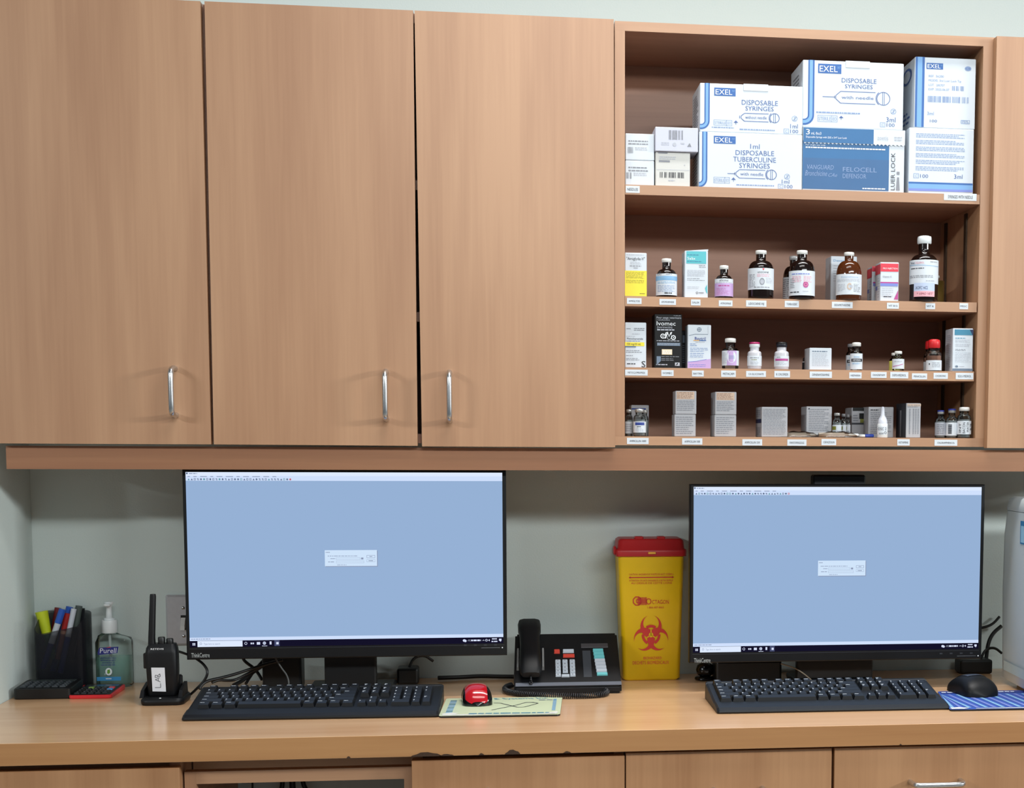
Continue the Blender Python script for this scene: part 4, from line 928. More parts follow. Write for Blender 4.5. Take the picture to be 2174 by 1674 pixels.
# =================================================================== MONITORS
CZ = CT+.0003
SCR = [emat('screen_backdrop', (150, 177, 213)), emat('screen_bar', (208, 224, 252)), emat('screen_white', (222, 234, 254)), emat('screen_taskbar', (20, 18, 40)), emat('screen_text', (140, 152, 180)), emat('screen_icon', (96, 112, 140)), emat('screen_icon_teal', (90, 150, 160)), emat('screen_icon_red', (200, 90, 100)), emat('screen_icon_white', (214, 222, 246)), emat('screen_dialog', (208, 228, 250)), emat('screen_active_task', (70, 76, 110))]
def screen_ui(f):
    f.rect(398, 1003, 1068, 1372, 0, 0)
    f.rect(398, 1003, 1068, 1011, 2, 1); f.rect(398, 1011, 1068, 1021, 1, 1)
    f.rect(399, 1004, 402.5, 1007.5, 5, 2); f.lines(405, 1004.5, 422, 1008, 1, 4, 2, .5, .05)
    x = 402
    for w in (5, 7, 14, 6, 12, 15, 7, 12, 16, 12, 8): f.rect(x, 1011.5, x+w, 1013, 4, 2); x += w+7
    for i in range(34):
        x = 402+i*6.4; k = random.choice((0, 1, 2, 3)); c = 7 if i in (33,) else random.choice((5, 5, 5, 6))
        if k == 0: f.frame(x, 1016, x+4, 1020, .9, c, 2)
        elif k == 1: f.disc(x+2, 1018, 2.1, c, 2, 8)
        elif k == 2: f.poly([(x, 1020), (x+2.2, 1016), (x+4.4, 1020)], c, 2)
        else: f.rect(x, 1016.5, x+3.6, 1018, c, 2); f.rect(x+1, 1018.6, x+4.2, 1019.8, c, 2)
    # sign-in box
    f.rect(686.5, 1169.5, 797.5, 1203.5, 4, 1); f.rect(685, 1168, 796, 1202, 9, 2)
    f.lines(687, 1171, 696, 1174, 1, 4, 3, .5, .02); f.lines(691, 1179, 754, 1182, 1, 4, 3, .4, .02); f.lines(697, 1184.5, 707, 1187.5, 1, 4, 3, .45, .02); f.lines(692, 1191.5, 706, 1194.5, 1, 4, 3, .45, .02); f.lines(711, 1198, 731, 1201, 1, 4, 3, .35, .02)
    f.frame(709, 1184, 760, 1188.5, .4, 4, 3); f.frame(709, 1191, 768, 1195.5, .4, 4, 3); f.rect(762, 1184, 767, 1188, 4, 3); f.frame(774, 1179, 792, 1185, .7, 4, 3); f.lines(780, 1180.5, 786, 1183.5, 1, 4, 3, .5, .02); f.frame(774, 1188, 792, 1193.5, .4, 4, 3); f.lines(778, 1189, 788, 1192.5, 1, 4, 3, .5, .02)
    # status strip and taskbar
    f.rect(398, 1351.5, 1068, 1358.5, 1, 1); f.lines(401, 1353, 441, 1356.5, 1, 4, 2, .45, .05)
    f.rect(398, 1358.5, 1068, 1372, 3, 1); f.rect(414, 1359, 508, 1371.5, 2, 2)
    f.rect(403.5, 1363, 406, 1365.2, 8, 2); f.rect(406.6, 1363, 409.4, 1365.2, 8, 2); f.rect(403.5, 1365.9, 406, 1368, 8, 2); f.rect(406.6, 1365.9, 409.4, 1368, 8, 2)
    f.ring(421, 1364.5, 2.4, .8, 4, 3); f.text('Type here to search', 427, 1362.8, 461, 1367, 4, 3)
    f.ring(515, 1365, 3, 1, 8, 2); f.rect(525, 1363.5, 528, 1367, 8, 2); f.rect(529, 1363.5, 532, 1367, 8, 2); f.rect(538, 1362.5, 545, 1368, 8, 2); f.disc(554, 1365, 3.4, 8, 2); f.ring(554, 1365, 2, .8, 5, 3); f.rect(565, 1361.5, 569, 1368, 8, 2); f.rect(575, 1359, 586, 1371.5, 10, 2); f.rect(579, 1363, 584, 1368, 8, 3); f.rect(549, 1370.5, 560, 1371.5, 8, 3)
    f.disc(982.5, 1365, 3.4, 8, 2, 12, 2.8); f.disc(985, 1366, 2.6, 8, 2, 10); f.text('-1°C', 989.5, 1363, 996, 1367, 8, 2); f.lines(997.5, 1362.5, 1019, 1367.5, 1, 8, 2, .7, .02)
    f.line([(1022.5, 1366), (1024.5, 1364), (1026.5, 1366)], .8, 8, 2); f.ring(1031, 1365, 2.6, 1, 8, 2); f.poly([(1035, 1365), (1038, 1362.5), (1038, 1367.5)], 8, 2)
    f.lines(1043, 1360.5, 1054, 1364, 1, 8, 2, .7, .02); f.lines(1042, 1366, 1055, 1369.5, 1, 8, 2, .7, .02); f.rect(1058.5, 1362, 1064, 1366.5, 8, 2); f.poly([(1060, 1366.5), (1063, 1366.5), (1062, 1369)], 8, 2)
def monitor(label, outer, scr, Y, mark, led, pole):
    """outer, scr: photo boxes of casing and lit panel"""
    ox0, oy0, ox1, oy1 = outer; sx0, sy0, sx1, sy1 = scr
    mx, my = (ox0+ox1)/2, (oy0+oy1)/2
    X0, X1 = PY(ox0, my, Y).x, PY(ox1, my, Y).x; Z1, Z0 = PY(mx, oy0, Y).z, PY(mx, oy1, Y).z
    A0, A1 = PY(sx0, my, Y).x, PY(sx1, my, Y).x; B1, B0 = PY(mx, sy0, Y).z, PY(mx, sy1, Y).z
    xm = (X0+X1)/2
    o = thing('monitor', label, 'monitor', (xm, Y+.05, CZ))
    b = MB()                                          # casing: a frame with a recessed opening, and the back shell
    rings = []
    for (a, bb, c, d, y) in ((X0+.002, X1-.002, Z0+.002, Z1-.002, Y), (X0, X1, Z0, Z1, Y+.002), (X0, X1, Z0, Z1, Y+.020), (X0+.03, X1-.03, Z0+.03, Z1-.03, Y+.036)):
        rings.append([(a, y, c), (bb, y, c), (bb, y, d), (a, y, d)])
    inner = [(A0, Y, B0), (A1, Y, B0), (A1, Y, B1), (A0, Y, B1)]; deep = [(p[0], Y+.0015, p[2]) for p in inner]
    seq = [deep, inner]+rings; vs = sum(seq, [])
    fs = [(k*4+i, k*4+(i+1) % 4, (k+1)*4+(i+1) % 4, (k+1)*4+i) for k in range(len(seq)-1) for i in range(4)]
    fs.append(tuple(range(len(vs)-4, len(vs))))
    b.add(vs, fs, 0); b.build('casing', BSATIN, o)
    b = MB(); b.quad((A0, Y+.0014, B0), (A1, Y+.0014, B0), (A1, Y+.0014, B1), (A0, Y+.0014, B1), 3)
    f = Face(b, (398, 1003, 1068, 1372), (A0, Y+.0012, B0), (1, 0, 0), (0, 0, 1), A1-A0, B1-B0, base=0)
    screen_ui(f)
    tag(b.build('screen', SCR, o, fix=False), 'lit blue grey screen with a small sign-in box')
    b = MB(); f = Face(b, outer, (X0, Y, Z0), (1, 0, 0), (0, 0, 1), X1-X0, Z1-Z0)
    f.text('ThinkCentre', mark[0], mark[1], mark[2], mark[3], 0)
    f.line([(ox0+6, sy1+3), (ox1-6, sy1+3)], .8, 1)
    lx, ly = led
    for k in range(4): f.rect(lx-84+k*22, ly-7.5, lx-78+k*22, ly-4.5, 1)
    f.line([(lx-46, ly), (lx-5, ly)], .8, 2)
    b.build('marking', [mat('silver_lettering', (172, 178, 178), .4), mat('dim_marking', (52, 55, 62), .5), mat('pale_line', (120, 124, 130), .4)], o, fix=False)
    b = MB(); f = Face(b, outer, (X0, Y, Z0), (1, 0, 0), (0, 0, 1), X1-X0, Z1-Z0); f.disc(lx, ly, 1.3, 0, 1, 10)
    b.build('power_light', emat('power_lamp', (230, 236, 240)), o, fix=False)
    # stand
    p0, p1 = PY(pole[0], 1400, Y+.075).x, PY(pole[1], 1400, Y+.075).x
    b = MB(); b.rbox(p0, p1, Y+.060, Y+.084, CZ+.012, CZ+.30, .004, 0, 2); b.build('stand_column', BPLAST, o)
    b = MB(); b.rbox(p0+.01, p1-.01, Y+.036, Y+.060, CZ+.19, CZ+.27, .003, 0, 1); b.build('mount_plate', BPLAST, o)
    b = MB(); b.rbox((p0+p1)/2-.085, (p0+p1)/2+.085, Y+.042, Y+.17, CZ, CZ+.012, .004, 0, 2); b.build('stand_base', BPLAST, o)
    return o, (X0, X1, Z0, Z1)
MY = -.250
m1, e1 = monitor('left computer monitor with its lit screen, behind the keyboard beside the red mouse', (391.5, 997.5, 1075.5, 1397), (398.5, 1003.5, 1067.5, 1371), MY, (401, 1382, 439, 1392), (1065, 1380), (690, 800))
m2, e2 = monitor('right computer monitor with its lit screen, between yellow bin and pale machine', (1464.5, 1029, 2087.5, 1404), (1472, 1034.5, 2080.5, 1382.5), MY+.004, (1474, 1393, 1508, 1403), (2080, 1397.5), (1690, 1850))
cx_, y_ = PY(1782, 1020, MY+.05), MY+.03
b = MB(); b.rbox(PY(1727, 1020, y_).x, PY(1838, 1020, y_).x, y_, y_+.03, e2[3]-.012, PY(1780, 1009, y_).z, .003, 0, 1)
b.build('top_hub', BPLAST, m2)
# dark power bricks standing behind the monitors
def brick(label, x0, y0, x1, Y, dep, name='power_brick'):
    z1 = PY((x0+x1)/2, y0, Y).z; a, c_ = PY(x0, 1420, Y).x, PY(x1, 1420, Y).x
    o = thing(name, label, 'adapter', ((a+c_)/2, Y+dep/2, CZ))
    b = MB(); b.rbox(a, c_, Y, Y+dep, CZ, z1, .005, 0, 2); b.build('shell', BPLAST, o)
    b = MB(); b.tube([(c_-.02, Y+dep*.5, z1-.0005), (c_-.01, Y+dep*.5, z1+.02), (c_+.012, Y+dep*.55, z1+.024), (c_+.03, Y+dep*.6, z1+.01)], .003, 8, 0, 2); b.build('lead', BPLAST, o)
    return o
brick('tall black power box under the left monitor, beside the cable bundle', 556, 1392, 640, -.13, .055)
brick('black power box behind the left monitor, partly in shadow right of its stand', 842, 1420, 888, -.09, .05)
brick('broad black power box under the right monitor, left of its stand', 1520, 1404, 1660, -.13, .06)
brick('black power box between the right monitor and the pale machine', 2040, 1402, 2108, -.075, .05)

# =================================================================== KEYBOARDS
_kc = {}
def key_mesh(wu, du=1, legends=1):
    k = (wu, du, legends)
    if k in _kc: return _kc[k]
    u = .019; w = wu*u-.0012; d = du*u-.0012; h = .0078; t = .0026; s = .0012
    b = MB()
    p = [(-w/2, -d/2, 0), (w/2, -d/2, 0), (w/2, d/2, 0), (-w/2, d/2, 0), (-w/2+t, -d/2+t*.9, h), (w/2-t, -d/2+t*.9, h), (w/2-t, d/2-t*.7, h+s), (-w/2+t, d/2-t*.7, h+s)]
    b.hexa(p, 0)
    def leg(x0, x1, y0, y1):
        zz = lambda y: h+.0003+s*(y-(-d/2+t))/(d-2*t)
        b.quad((x0, y0, zz(y0)), (x1, y0, zz(y0)), (x1, y1, zz(y1)), (x0, y1, zz(y1)), 1)
    x = -w/2+t+.0012; y = d/2-t-.0026
    if legends == 1: leg(x, x+.0024, y-.0018, y+.0006); leg(x+.0005, x+.0012, y-.005, y-.0036)
    if legends == 2: leg(x, x+min(.008, w-2*t-.003), y-.0012, y+.0002)
    if legends == 3: leg(x, x+.005, y-.0012, y+.0004); leg(x, x+.003, y-.0048, y-.0034)
    o = b.build('key', [KEYP, LEGEND]); me = o.data; bpy.data.objects.remove(o)
    _kc[k] = me
    return me
def keyboard(label, P0, rz, W_, km=None):
    o = thing('keyboard', label, 'keyboard', (P0.x, P0.y, CZ), None, rz)
    prof = [(.004, 0), (.0, .003), (.001, .0065), (.010, .0105), (.044, .0150), (.0455, .0128), (.168, .0315), (.170, .0330), (.176, .0340), (.179, .0310), (.180, .008), (.178, 0)]
    b = MB(); n = len(prof)
    xs = [0, .004, W_-.004, W_]; vs = []
    for i, x in enumerate(xs):
        ins = .004 if i in (0, 3) else 0
        for y, z in prof:
            f_ = (y-.09)/.09
            vs.append((x+(.008*max(0, f_)*(-1 if i < 2 else 1)*0), y-ins*f_, max(0, z-(ins*.5 if z > .006 else 0))))
    fs = [(k*n+i, k*n+(i+1) % n, (k+1)*n+(i+1) % n, (k+1)*n+i) for k in range(3) for i in range(n)]
    fs += [tuple(range(n))[::-1], tuple(range(3*n, 4*n))]
    b.add(vs, fs, 0); tag(b.build('body', km or KBODY, o, local=True), 'dark grey keyboard base with a plain wrist rest along the front')
    u = .019; sl = math.atan2(.0315-.0128, .168-.0455); m = (W_-22.5*u)/2
    def put(x, row, wu=1, du=1, lg=1):
        yl = (row+du/2)*u+.0015
        y = .0465+yl*math.cos(sl); z = .0131+yl*math.sin(sl)
        k = bpy.data.objects.new('key', key_mesh(wu, du, lg)); COL.objects.link(k); k.parent = o
        k.location = (m+(x+wu/2)*u, y, z); k.rotation_euler = (sl, 0, 0)
    def run(x, row, ws, lg=1):
        for w in ws:
            if w < 0: x -= w; continue
            put(x, row, w, 1, lg if 1 <= w < 1.2 else (2 if w < 6 else 0)); x += w
    run(0, 0, [1.25, 1.25, 1.25, 6.25, 1.25, 1.25, 1.25, 1.25])
    run(0, 1, [2.25]+[1]*10+[2.75]); run(0, 2, [1.75]+[1]*11+[2.25]); run(0, 3, [1.5]+[1]*12+[1.5]); run(0, 4, [1]*13+[2])
    run(0, 5.2, [1, -1, 1, 1, 1, 1, -.5, 1, 1, 1, 1, -.5, 1, 1, 1, 1], 2)
    for r_ in (5.2, 4, 3): run(15.25, r_, [1, 1, 1], 3)
    put(16.25, 1, 1, 1, 1); run(15.25, 0, [1, 1, 1])
    x = 18.5
    run(x, 4, [1]*4); run(x, 3, [1]*3); put(x+3, 2, 1, 2, 1); run(x, 2, [1]*3); run(x, 1, [1]*3); put(x+3, 0, 1, 2, 3); put(x, 0, 2, 1, 1); put(x+2, 0, 1, 1, 1)
    return o
P0, P1 = PZ(385, 1533, CT), PZ(931, 1524.5, CT)
keyboard('black keyboard on the left, between the radio and the red mouse', P0, math.atan2(P1.y-P0.y, P1.x-P0.x), (P1-P0).length, mat('black_keyboard_plastic', (13, 15, 19), .46, spec=.35, var=.1))
P0, P1 = PZ(1523, 1517.5, CT), PZ(2017, 1508, CT)
keyboard('dark keyboard on the right, beside the blue mouse pad', P0, math.atan2(P1.y-P0.y, P1.x-P0.x), (P1-P0).length)

# =================================================================== MOUSE PADS AND MICE
class QFace(Face):
    """a print surface given by four 3-D corners: bottom-left, bottom-right, top-right, top-left"""
    def __init__(s, mb, px, c, base=.0002):
        s.mb = mb; s.x0, s.y0, s.x1, s.y1 = px; s.c = [Vector(q) for q in c]; s.base = base; s.cyl = None
        s.n = (s.c[1]-s.c[0]).cross(s.c[3]-s.c[0]).normalized()
        s.ex = (s.c[1]-s.c[0]).normalized(); s.ey = s.n.cross(s.ex)
    def Q(s, x, y, h=0):
        u = (x-s.x0)/(s.x1-s.x0); v = (s.y1-y)/(s.y1-s.y0)
        return (s.c[0]*(1-u)+s.c[1]*u)*(1-v)+(s.c[3]*(1-u)+s.c[2]*u)*v+s.n*h
    def P(s, x, y, lay=0): return tuple(s.Q(x, y, s.base+lay*.00025))
    def block(s, x0, y0, x1, y1, h, mi=0, taper=.6, mb=None, h0=.0002):
        a = taper
        (mb or s.mb).hexa([tuple(s.Q(x, y, h0)) for x, y in ((x0, y1), (x1, y1), (x1, y0), (x0, y0))]+[tuple(s.Q(x, y, h)) for x, y in ((x0+a, y1-a), (x1-a, y1-a), (x1-a, y0+a), (x0+a, y0+a))], mi)
def pad(name, label, px4, th, mats, draw, lip):
    c = [PZ(x, y, CT+th) for x, y in px4]; c = [Vector((p.x, p.y, CZ+th)) for p in c]
    ctr = (c[0]+c[2])/2
    o = thing(name, label, 'mouse pad', (ctr.x, ctr.y, CZ))
    # rounded outline
    out = []
    for i in range(4):
        p, a, d = c[i], c[i-1], c[(i+1) % 4]; r = .009
        e1_, e2_ = (a-p).normalized()*r, (d-p).normalized()*r
        for t in (0, .25, .5, .75, 1): out.append(p+e1_*(1-t)**2+e2_*t**2)
    b = MB(); n = len(out)
    lo = [Vector((q.x, q.y, CZ)) for q in out]
    b.add([tuple(q) for q in lo+out], [tuple(range(n))[::-1]]+[(i, (i+1) % n, (i+1) % n+n, i+n) for i in range(n)], 1)
    b.add([tuple(q) for q in out], [tuple(range(n))], 0); b.build('pad', mats, o)
    b = MB(); x0 = min(p[0] for p in px4); x1 = max(p[0] for p in px4); y0 = min(p[1] for p in px4); y1 = max(p[1] for p in px4)
    f = QFace(b, (0, 0, 100, 100), c); draw(f); b.build('print', PR, o, fix=False)
    b = MB(); f = QFace(b, (0, 0, 100, 100), c, .0006)
    for pts in lip: f.poly(pts, 0, 1)
    tag(b.build('peeling_edge', [mat('bare_white_backing', (222, 222, 214), .7)], o, fix=False), 'worn pale edge where the print has peeled')
    return o
def dpad1(f):
    f.text('& Systems Inc', 42, 4, 88, 12, kDTEAL, 1, -.3); f.lines(80, 16, 95, 22, 1, kSLATE, 1, .5, .02)
    for k in range(11): f.rect(4.5, 14+k*6.6, 10, 18+k*6.6, kSKY if k % 3 else kDTEAL, 1)
    for k in range(11): f.rect(92.5, 14+k*6, 95.5, 18+k*6, kSKY, 1)
    f.lines(24, 86, 92, 93, 1, kDTEAL, 1, .6, .02)
    f.line([(42, 32), (48, 34), (63, 58), (69, 58), (80, 38), (75, 31), (70, 31), (62, 46), (42, 72)], 1.3, kINK, 1)
    f.line([(70, 34), (76, 34)], .8, kGREY, 1)
TH = .0032
o = pad('mouse_pad', 'worn pale green mouse pad under the red mouse', [(931, 1522), (1189, 1518), (1194, 1480), (948, 1484)], TH,
    [mat('pale_green_print', (204, 214, 178), .5, var=.10, scale=9), BPLAST], dpad1,
    [[(3, 95), (20, 93.5), (40, 96), (60, 95), (75, 97), (90, 93), (97, 94), (97, 98), (3, 99.5)], [(2, 88), (9, 84), (16, 86), (13, 93), (3, 96)], [(90, 90), (97, 84), (98.5, 93), (94, 97)]])
def dpad2(f):
    for k in range(16): f.poly([(8+k*9-34, 96), (13+k*9-34, 96), (40+k*9-78, 14), (36+k*9-78, 14)] if False else [(max(1, min(99, x)), y) for x, y in ((k*8-6, 92), (k*8-2.5, 92), (k*8-22, 20), (k*8-25, 20))], kSKY if k % 2 else kPERI, 1)
    f.rect(2, 3, 98, 15, kDEEP, 1); f.lines(52, 5, 74, 12, 1, kWHITE, 2, .5, .02); f.lines(3, 5, 18, 12, 1, kWHITE, 2, .5, .02)
pad('mouse_pad', 'blue striped mouse pad under the black mouse at the right edge', [(2017, 1508), (2240, 1504), (2206, 1466), (1990, 1469)], TH,
    [mat('royal_blue_print', (50, 84, 170), .5, var=.08, scale=14), BPLAST], dpad2,
    [[(1, 92), (9, 90), (19, 94), (14, 98.5), (2, 98)], [(25, 97), (50, 96), (80, 96.5), (97, 97), (97, 99), (25, 99)]])
def mouse(label, P, L, W2, Hh, rz, shellm, bodym, split, z):
    o = thing('computer_mouse', label, 'mouse', (P.x, P.y, z), None, rz)
    nu, nv = 18, 18
    def pt(s, a, off=0):
        """s 0 at the palm end (towards the viewer), 1 at the buttons"""
        e = (abs(2*s-1))**5
        wd = W2/2*math.sqrt(max(0, 1-e))*(1-.10*math.sin(math.pi*s)**2+.0) + .0002
        hh = Hh*(max(0, math.sin(math.pi*min(1, (s*.86+.10))))**.62)*math.sqrt(max(0, 1-(abs(2*s-1))**5))
        ca, sa = math.cos(a), math.sin(a)
        return Vector((wd*(abs(ca)**.72)*(1 if ca > 0 else -1)+off*ca, (s-.5)*L-off*max(0, 1-s/.3), .0008+hh*(abs(sa)**.62)+off*max(sa, .0)))
    b = MB(); vs = [pt(i/nu, math.pi*j/nv) for i in range(nu+1) for j in range(nv+1)]
    b.add([tuple(v) for v in vs], [(i*(nv+1)+j, i*(nv+1)+j+1, (i+1)*(nv+1)+j+1, (i+1)*(nv+1)+j) for i in range(nu) for j in range(nv)], 0, True)
    b.add([tuple(pt(i/nu, 0)) for i in range(nu+1)]+[tuple(pt(i/nu, math.pi)) for i in range(nu+1)], [(i, i+1, nu+2+i, nu+1+i) for i in range(nu)], 0)
    b.build('body', bodym, o, local=True)
    b = MB(); xl_, xr_, s0_ = split
    rows = [s0_+(.95-s0_)*(i/24)**1.6 for i in range(25)]
    vs = []
    for s in rows:
        wd = W2/2*math.sqrt(max(0, 1-(abs(2*s-1))**5))*(1-.10*math.sin(math.pi*s)**2)
        for k in range(13):
            x = (xl_+(xr_-xl_)*k/12)*W2/2; x = max(-.93*wd, min(.93*wd, x))
            ca = min(.999, (abs(x)/wd)**(1/.72)); a = math.acos(ca if x > 0 else -ca)
            vs.append(tuple(pt(s, a, .0009)))
    b.add(vs, [(i*13+k, i*13+k+1, (i+1)*13+k+1, (i+1)*13+k) for i in range(len(rows)-1) for k in range(12)], 0, True)
    b.build('top_shell', shellm, o, local=True)
    q = pt(.80, math.pi/2)
    b = MB(); M = Matrix.Translation(q+Vector((0, 0, -.006))) @ Matrix.Rotation(math.pi/2, 4, 'Y')
    b.lathe([(.0075, -.0032), (.0085, -.0022), (.0085, .0022), (.0075, .0032)], (0, 0, 0), 18, 0, 1, 1, True, M); b.build('scroll_wheel', BPLAST, o, local=True)
    return o
P = PZ(1012, 1496, CT)
mouse('red computer mouse with black sides on the pale green pad', P, .098, .061, .036, math.radians(4), mat('red_lacquer', (176, 16, 30), .14, coat=.5, var=.02), BGLOSS, (-.74, .58, .016), CZ+TH+.0004)
P = PZ(2064, 1476, CT)
mouse('black computer mouse on the blue striped pad', P, .116, .079, .037, math.radians(12), mat('slate_satin_shell', (58, 66, 80), .42), BSATIN, (-.45, .66, .40), CZ+TH+.0004)

# =================================================================== TELEPHONE
YB, YT = -.243, -.100
c4 = [PY(1092, 1453, YB), PY(1320, 1456, YB), PY(1309, 1343, YT), PY(1094, 1345, YT)]
ph = thing('desk_phone', 'black desk telephone with corded handset and teal side buttons, left of the yellow bin', 'telephone', ((c4[0].x+c4[1].x)/2, -.14, CZ))
zf = min(c4[0].z, c4[1].z); zb = (c4[2].z+c4[3].z)/2
q4 = [Vector((c4[0].x, YB, zf)), Vector((c4[1].x, YB, zf)), Vector((c4[2].x, YT, zb)), Vector((c4[3].x, YT, zb))]
b = MB()
b.hexa([(q4[0].x, YB, CZ), (q4[1].x, YB, CZ), (q4[2].x+.004, YT+.03, CZ), (q4[3].x-.004, YT+.03, CZ), tuple(q4[0]), tuple(q4[1]), (q4[2].x, YT, zb), (q4[3].x, YT, zb)], 0)
bm = bmesh.new(); vv = [bm.verts.new(p) for p in b.v]
for f_ in b.f: bm.faces.new([vv[i] for i in f_])
bmesh.ops.bevel(bm, geom=bm.edges[:], offset=.004, segments=2, affect='EDGES'); b = MB(); b.frombm(bm)
b.build('base', BSATIN, ph)
FPX4 = (1092, 1344, 1316, 1455)
def pface(mb): return QFace(mb, FPX4, q4)
b = MB(); f = pface(b); f.block(1094, 1447, 1316, 1454, .0012, 0, .5); tag(b.build('front_trim', mat('grey_satin_trim', (92, 96, 106), .4), ph), 'grey strip along the front lip')
b = MB(); f = pface(b); f.block(1235, 1368, 1294, 1377, .0010, 0, .5); b.build('name_strip', mat('smoky_strip', (66, 64, 66), .3), ph)
b = MB(); f = pface(b); f.block(1237, 1383, 1255, 1437, .0010, 0, .5); b.build('index_panel', mat('smoky_panel', (58, 62, 68), .35), ph)
REDB = mat('red_button', (206, 70, 56), .45); GREYB = mat('pale_button', (186, 194, 204), .45); TEALB = mat('teal_button', (104, 186, 190), .45)
def button(x0, y0, x1, y1, m, name='button', lg=None):
    b = MB(); f = pface(b); f.block(x0, y0, x1, y1, .0030, 0, .8)
    if lg: w = x1-x0; f.rect(x0+w*.3, y0+1.8, x0+w*.62, y1-2.0, 1, 12)
    return b.build(name, [m, GREYINK], ph)
button(1176, 1380.5, 1188.5, 1388.5, REDB); button(1195, 1380.5, 1219, 1387.5, GREYB); button(1195, 1390.5, 1220, 1397, REDB)
for j, (ya_, yb_) in enumerate(((1402, 1407), (1408.3, 1414.2), (1415.5, 1421.4), (1422.8, 1428.6), (1430, 1436))):
    for i, (xa_, xb_) in enumerate(((1178, 1189.5), (1193.2, 1204.5), (1208.5, 1220.2))):
        if j == 4 and i == 1: button(1190.5, 1432, 1207.5, 1437, GREYB, 'button')
        else: button(xa_, ya_, xb_, yb_, GREYB, 'button', 1)
for i in range(8):
    y = 1380.2+i*7.0; dx_ = i*.75
    button(1260+dx_, y, 1283+dx_, y+5.8, TEALB if i in (0, 1, 2, 7) else GREYB)
# handset: lofted bar resting in its cradle
f = pface(MB()); ex, ey, en = f.ex, f.ey, f.n
hb = f.Q(1126, 1441, .004); L = .158
prof = [(-.004, .018, .006, .020), (.006, .0225, .0, .026), (.030, .0225, .0, .030), (.042, .0215, .010, .031), (.075, .0205, .014, .032), (.115, .0210, .010, .032), (.124, .0235, .002, .033), (.150, .0240, .002, .033), (.160, .0215, .006, .026)]
b = MB(); vs = []; k = 10
for t, hw, lo_, hi_ in prof:
    for i in range(k):
        a = 2*math.pi*i/k
        cxx = math.copysign(abs(math.cos(a))**.55, math.cos(a))*hw; czz = (lo_+hi_)/2+math.copysign(abs(math.sin(a))**.55, math.sin(a))*(hi_-lo_)/2
        vs.append(tuple(hb+ex*cxx+ey*t+en*czz))
n = len(prof)
b.add(vs, [(j*k+i, j*k+(i+1) % k, (j+1)*k+(i+1) % k, (j+1)*k+i) for j in range(n-1) for i in range(k)], 0, True)
b.add(vs[:k], [tuple(range(k))[::-1]]); b.add(vs[-k:], [tuple(range(k))]); b.build('handset', BSATIN, ph)
for xx in (1098.5, 1152):
    b = MB(); f = pface(b); f.block(xx-2.6, 1382, xx+2.6, 1422, .009, 0, .8); tag(b.build('cradle_ear', mat('glare_grey_plastic', (132, 132, 132), .35), ph), 'side of the handset cradle with its glare coloured light grey')  # glare on the cradle sides painted as light grey
# coiled cord
path = [f.Q(1126, 1443, .012), PY(1127, 1452, YB-.004), PZ(1128, 1459, CT+.008), PZ(1136, 1462, CT+.0075), PZ(1160, 1464, CT+.0066), PZ(1200, 1465, CT+.0066), PZ(1245, 1465.5, CT+.0066), PZ(1278, 1464.5, CT+.0066), PZ(1291, 1468, CT+.0066), PZ(1284, 1475, CT+.0066), PZ(1250, 1477.5, CT+.0066), PZ(1200, 1478, CT+.0066), PZ(1150, 1477, CT+.0066), PZ(1105, 1474, CT+.0066), PZ(1080, 1470, CT+.0066), PZ(1071, 1465, CT+.0066), PZ(1074, 1459, CT+.0066), PZ(1086, 1455, CT+.0066)]
P_ = [Vector(p) for p in path]
for _ in range(3):
    Q_ = [P_[0]]
    for a, c_ in zip(P_[:-1], P_[1:]): Q_ += [a*.75+c_*.25, a*.25+c_*.75]
    P_ = Q_+[P_[-1]]
S = [0]
for a, c_ in zip(P_[:-1], P_[1:]): S.append(S[-1]+(c_-a).length)
tot = S[-1]; pts = []; turns = int(tot/.0042); N_ = turns*9; j = 0
for i in range(N_+1):
    s = tot*i/N_
    while j < len(S)-2 and S[j+1] < s: j += 1
    t = (s-S[j])/(S[j+1]-S[j]+1e-9); p = P_[j].lerp(P_[j+1], t); d = (P_[j+1]-P_[j]).normalized()
    sd = d.cross(Vector((0, 0, 1))); sd = sd.normalized() if sd.length > 1e-4 else Vector((1, 0, 0)); up = sd.cross(d)
    a = 2*math.pi*turns*i/N_; R_ = .0048*min(1, s/.03)
    pts.append(p+sd*math.cos(a)*R_+up*math.sin(a)*R_)
b = MB(); b.tube(pts, .0015, 6); b.build('coiled_cord', mat('cord_black', (26, 27, 32), .35), ph)

# =================================================================== SHARPS BIN
YBN = -.092
tl, tr, bl, br = PY(1312, 1178, YBN), PY(1453, 1178, YBN), PY(1322, 1447, YBN+.004), PY(1444, 1447, YBN+.004)
bn = thing('sharps_bin', 'tall yellow biohazard waste bin with a red lid between phone and right monitor', 'bin', ((bl.x+br.x)/2, -.04, CZ))
YELB = mat('yellow_bin_plastic', (226, 186, 14), .38, var=.03); REDL = mat('red_lid_plastic', (172, 30, 34), .4, var=.05); REDI = mat('bin_red_ink', (196, 48, 40), .5)
def rr(x0, x1, y0, y1, r, z, n=4):
    out = []
    for cx, cy, a0 in ((x1-r, y1-r, 0), (x0+r, y1-r, 90), (x0+r, y0+r, 180), (x1-r, y0+r, 270)):
        for i in range(n+1):
            a = math.radians(a0+90*i/n); out.append((cx+r*math.cos(a), cy+r*math.sin(a), z))
    return out
def loft(mb, rings, mi=0, smooth=True):
    k = len(rings[0]); vs = sum(rings, [])
    mb.add(vs, [(j*k+i, j*k+(i+1) % k, (j+1)*k+(i+1) % k, (j+1)*k+i) for j in range(len(rings)-1) for i in range(k)], mi, smooth)
    mb.add(rings[0], [tuple(range(k))[::-1]], mi); mb.add(rings[-1], [tuple(range(k))], mi)
zt = tl.z
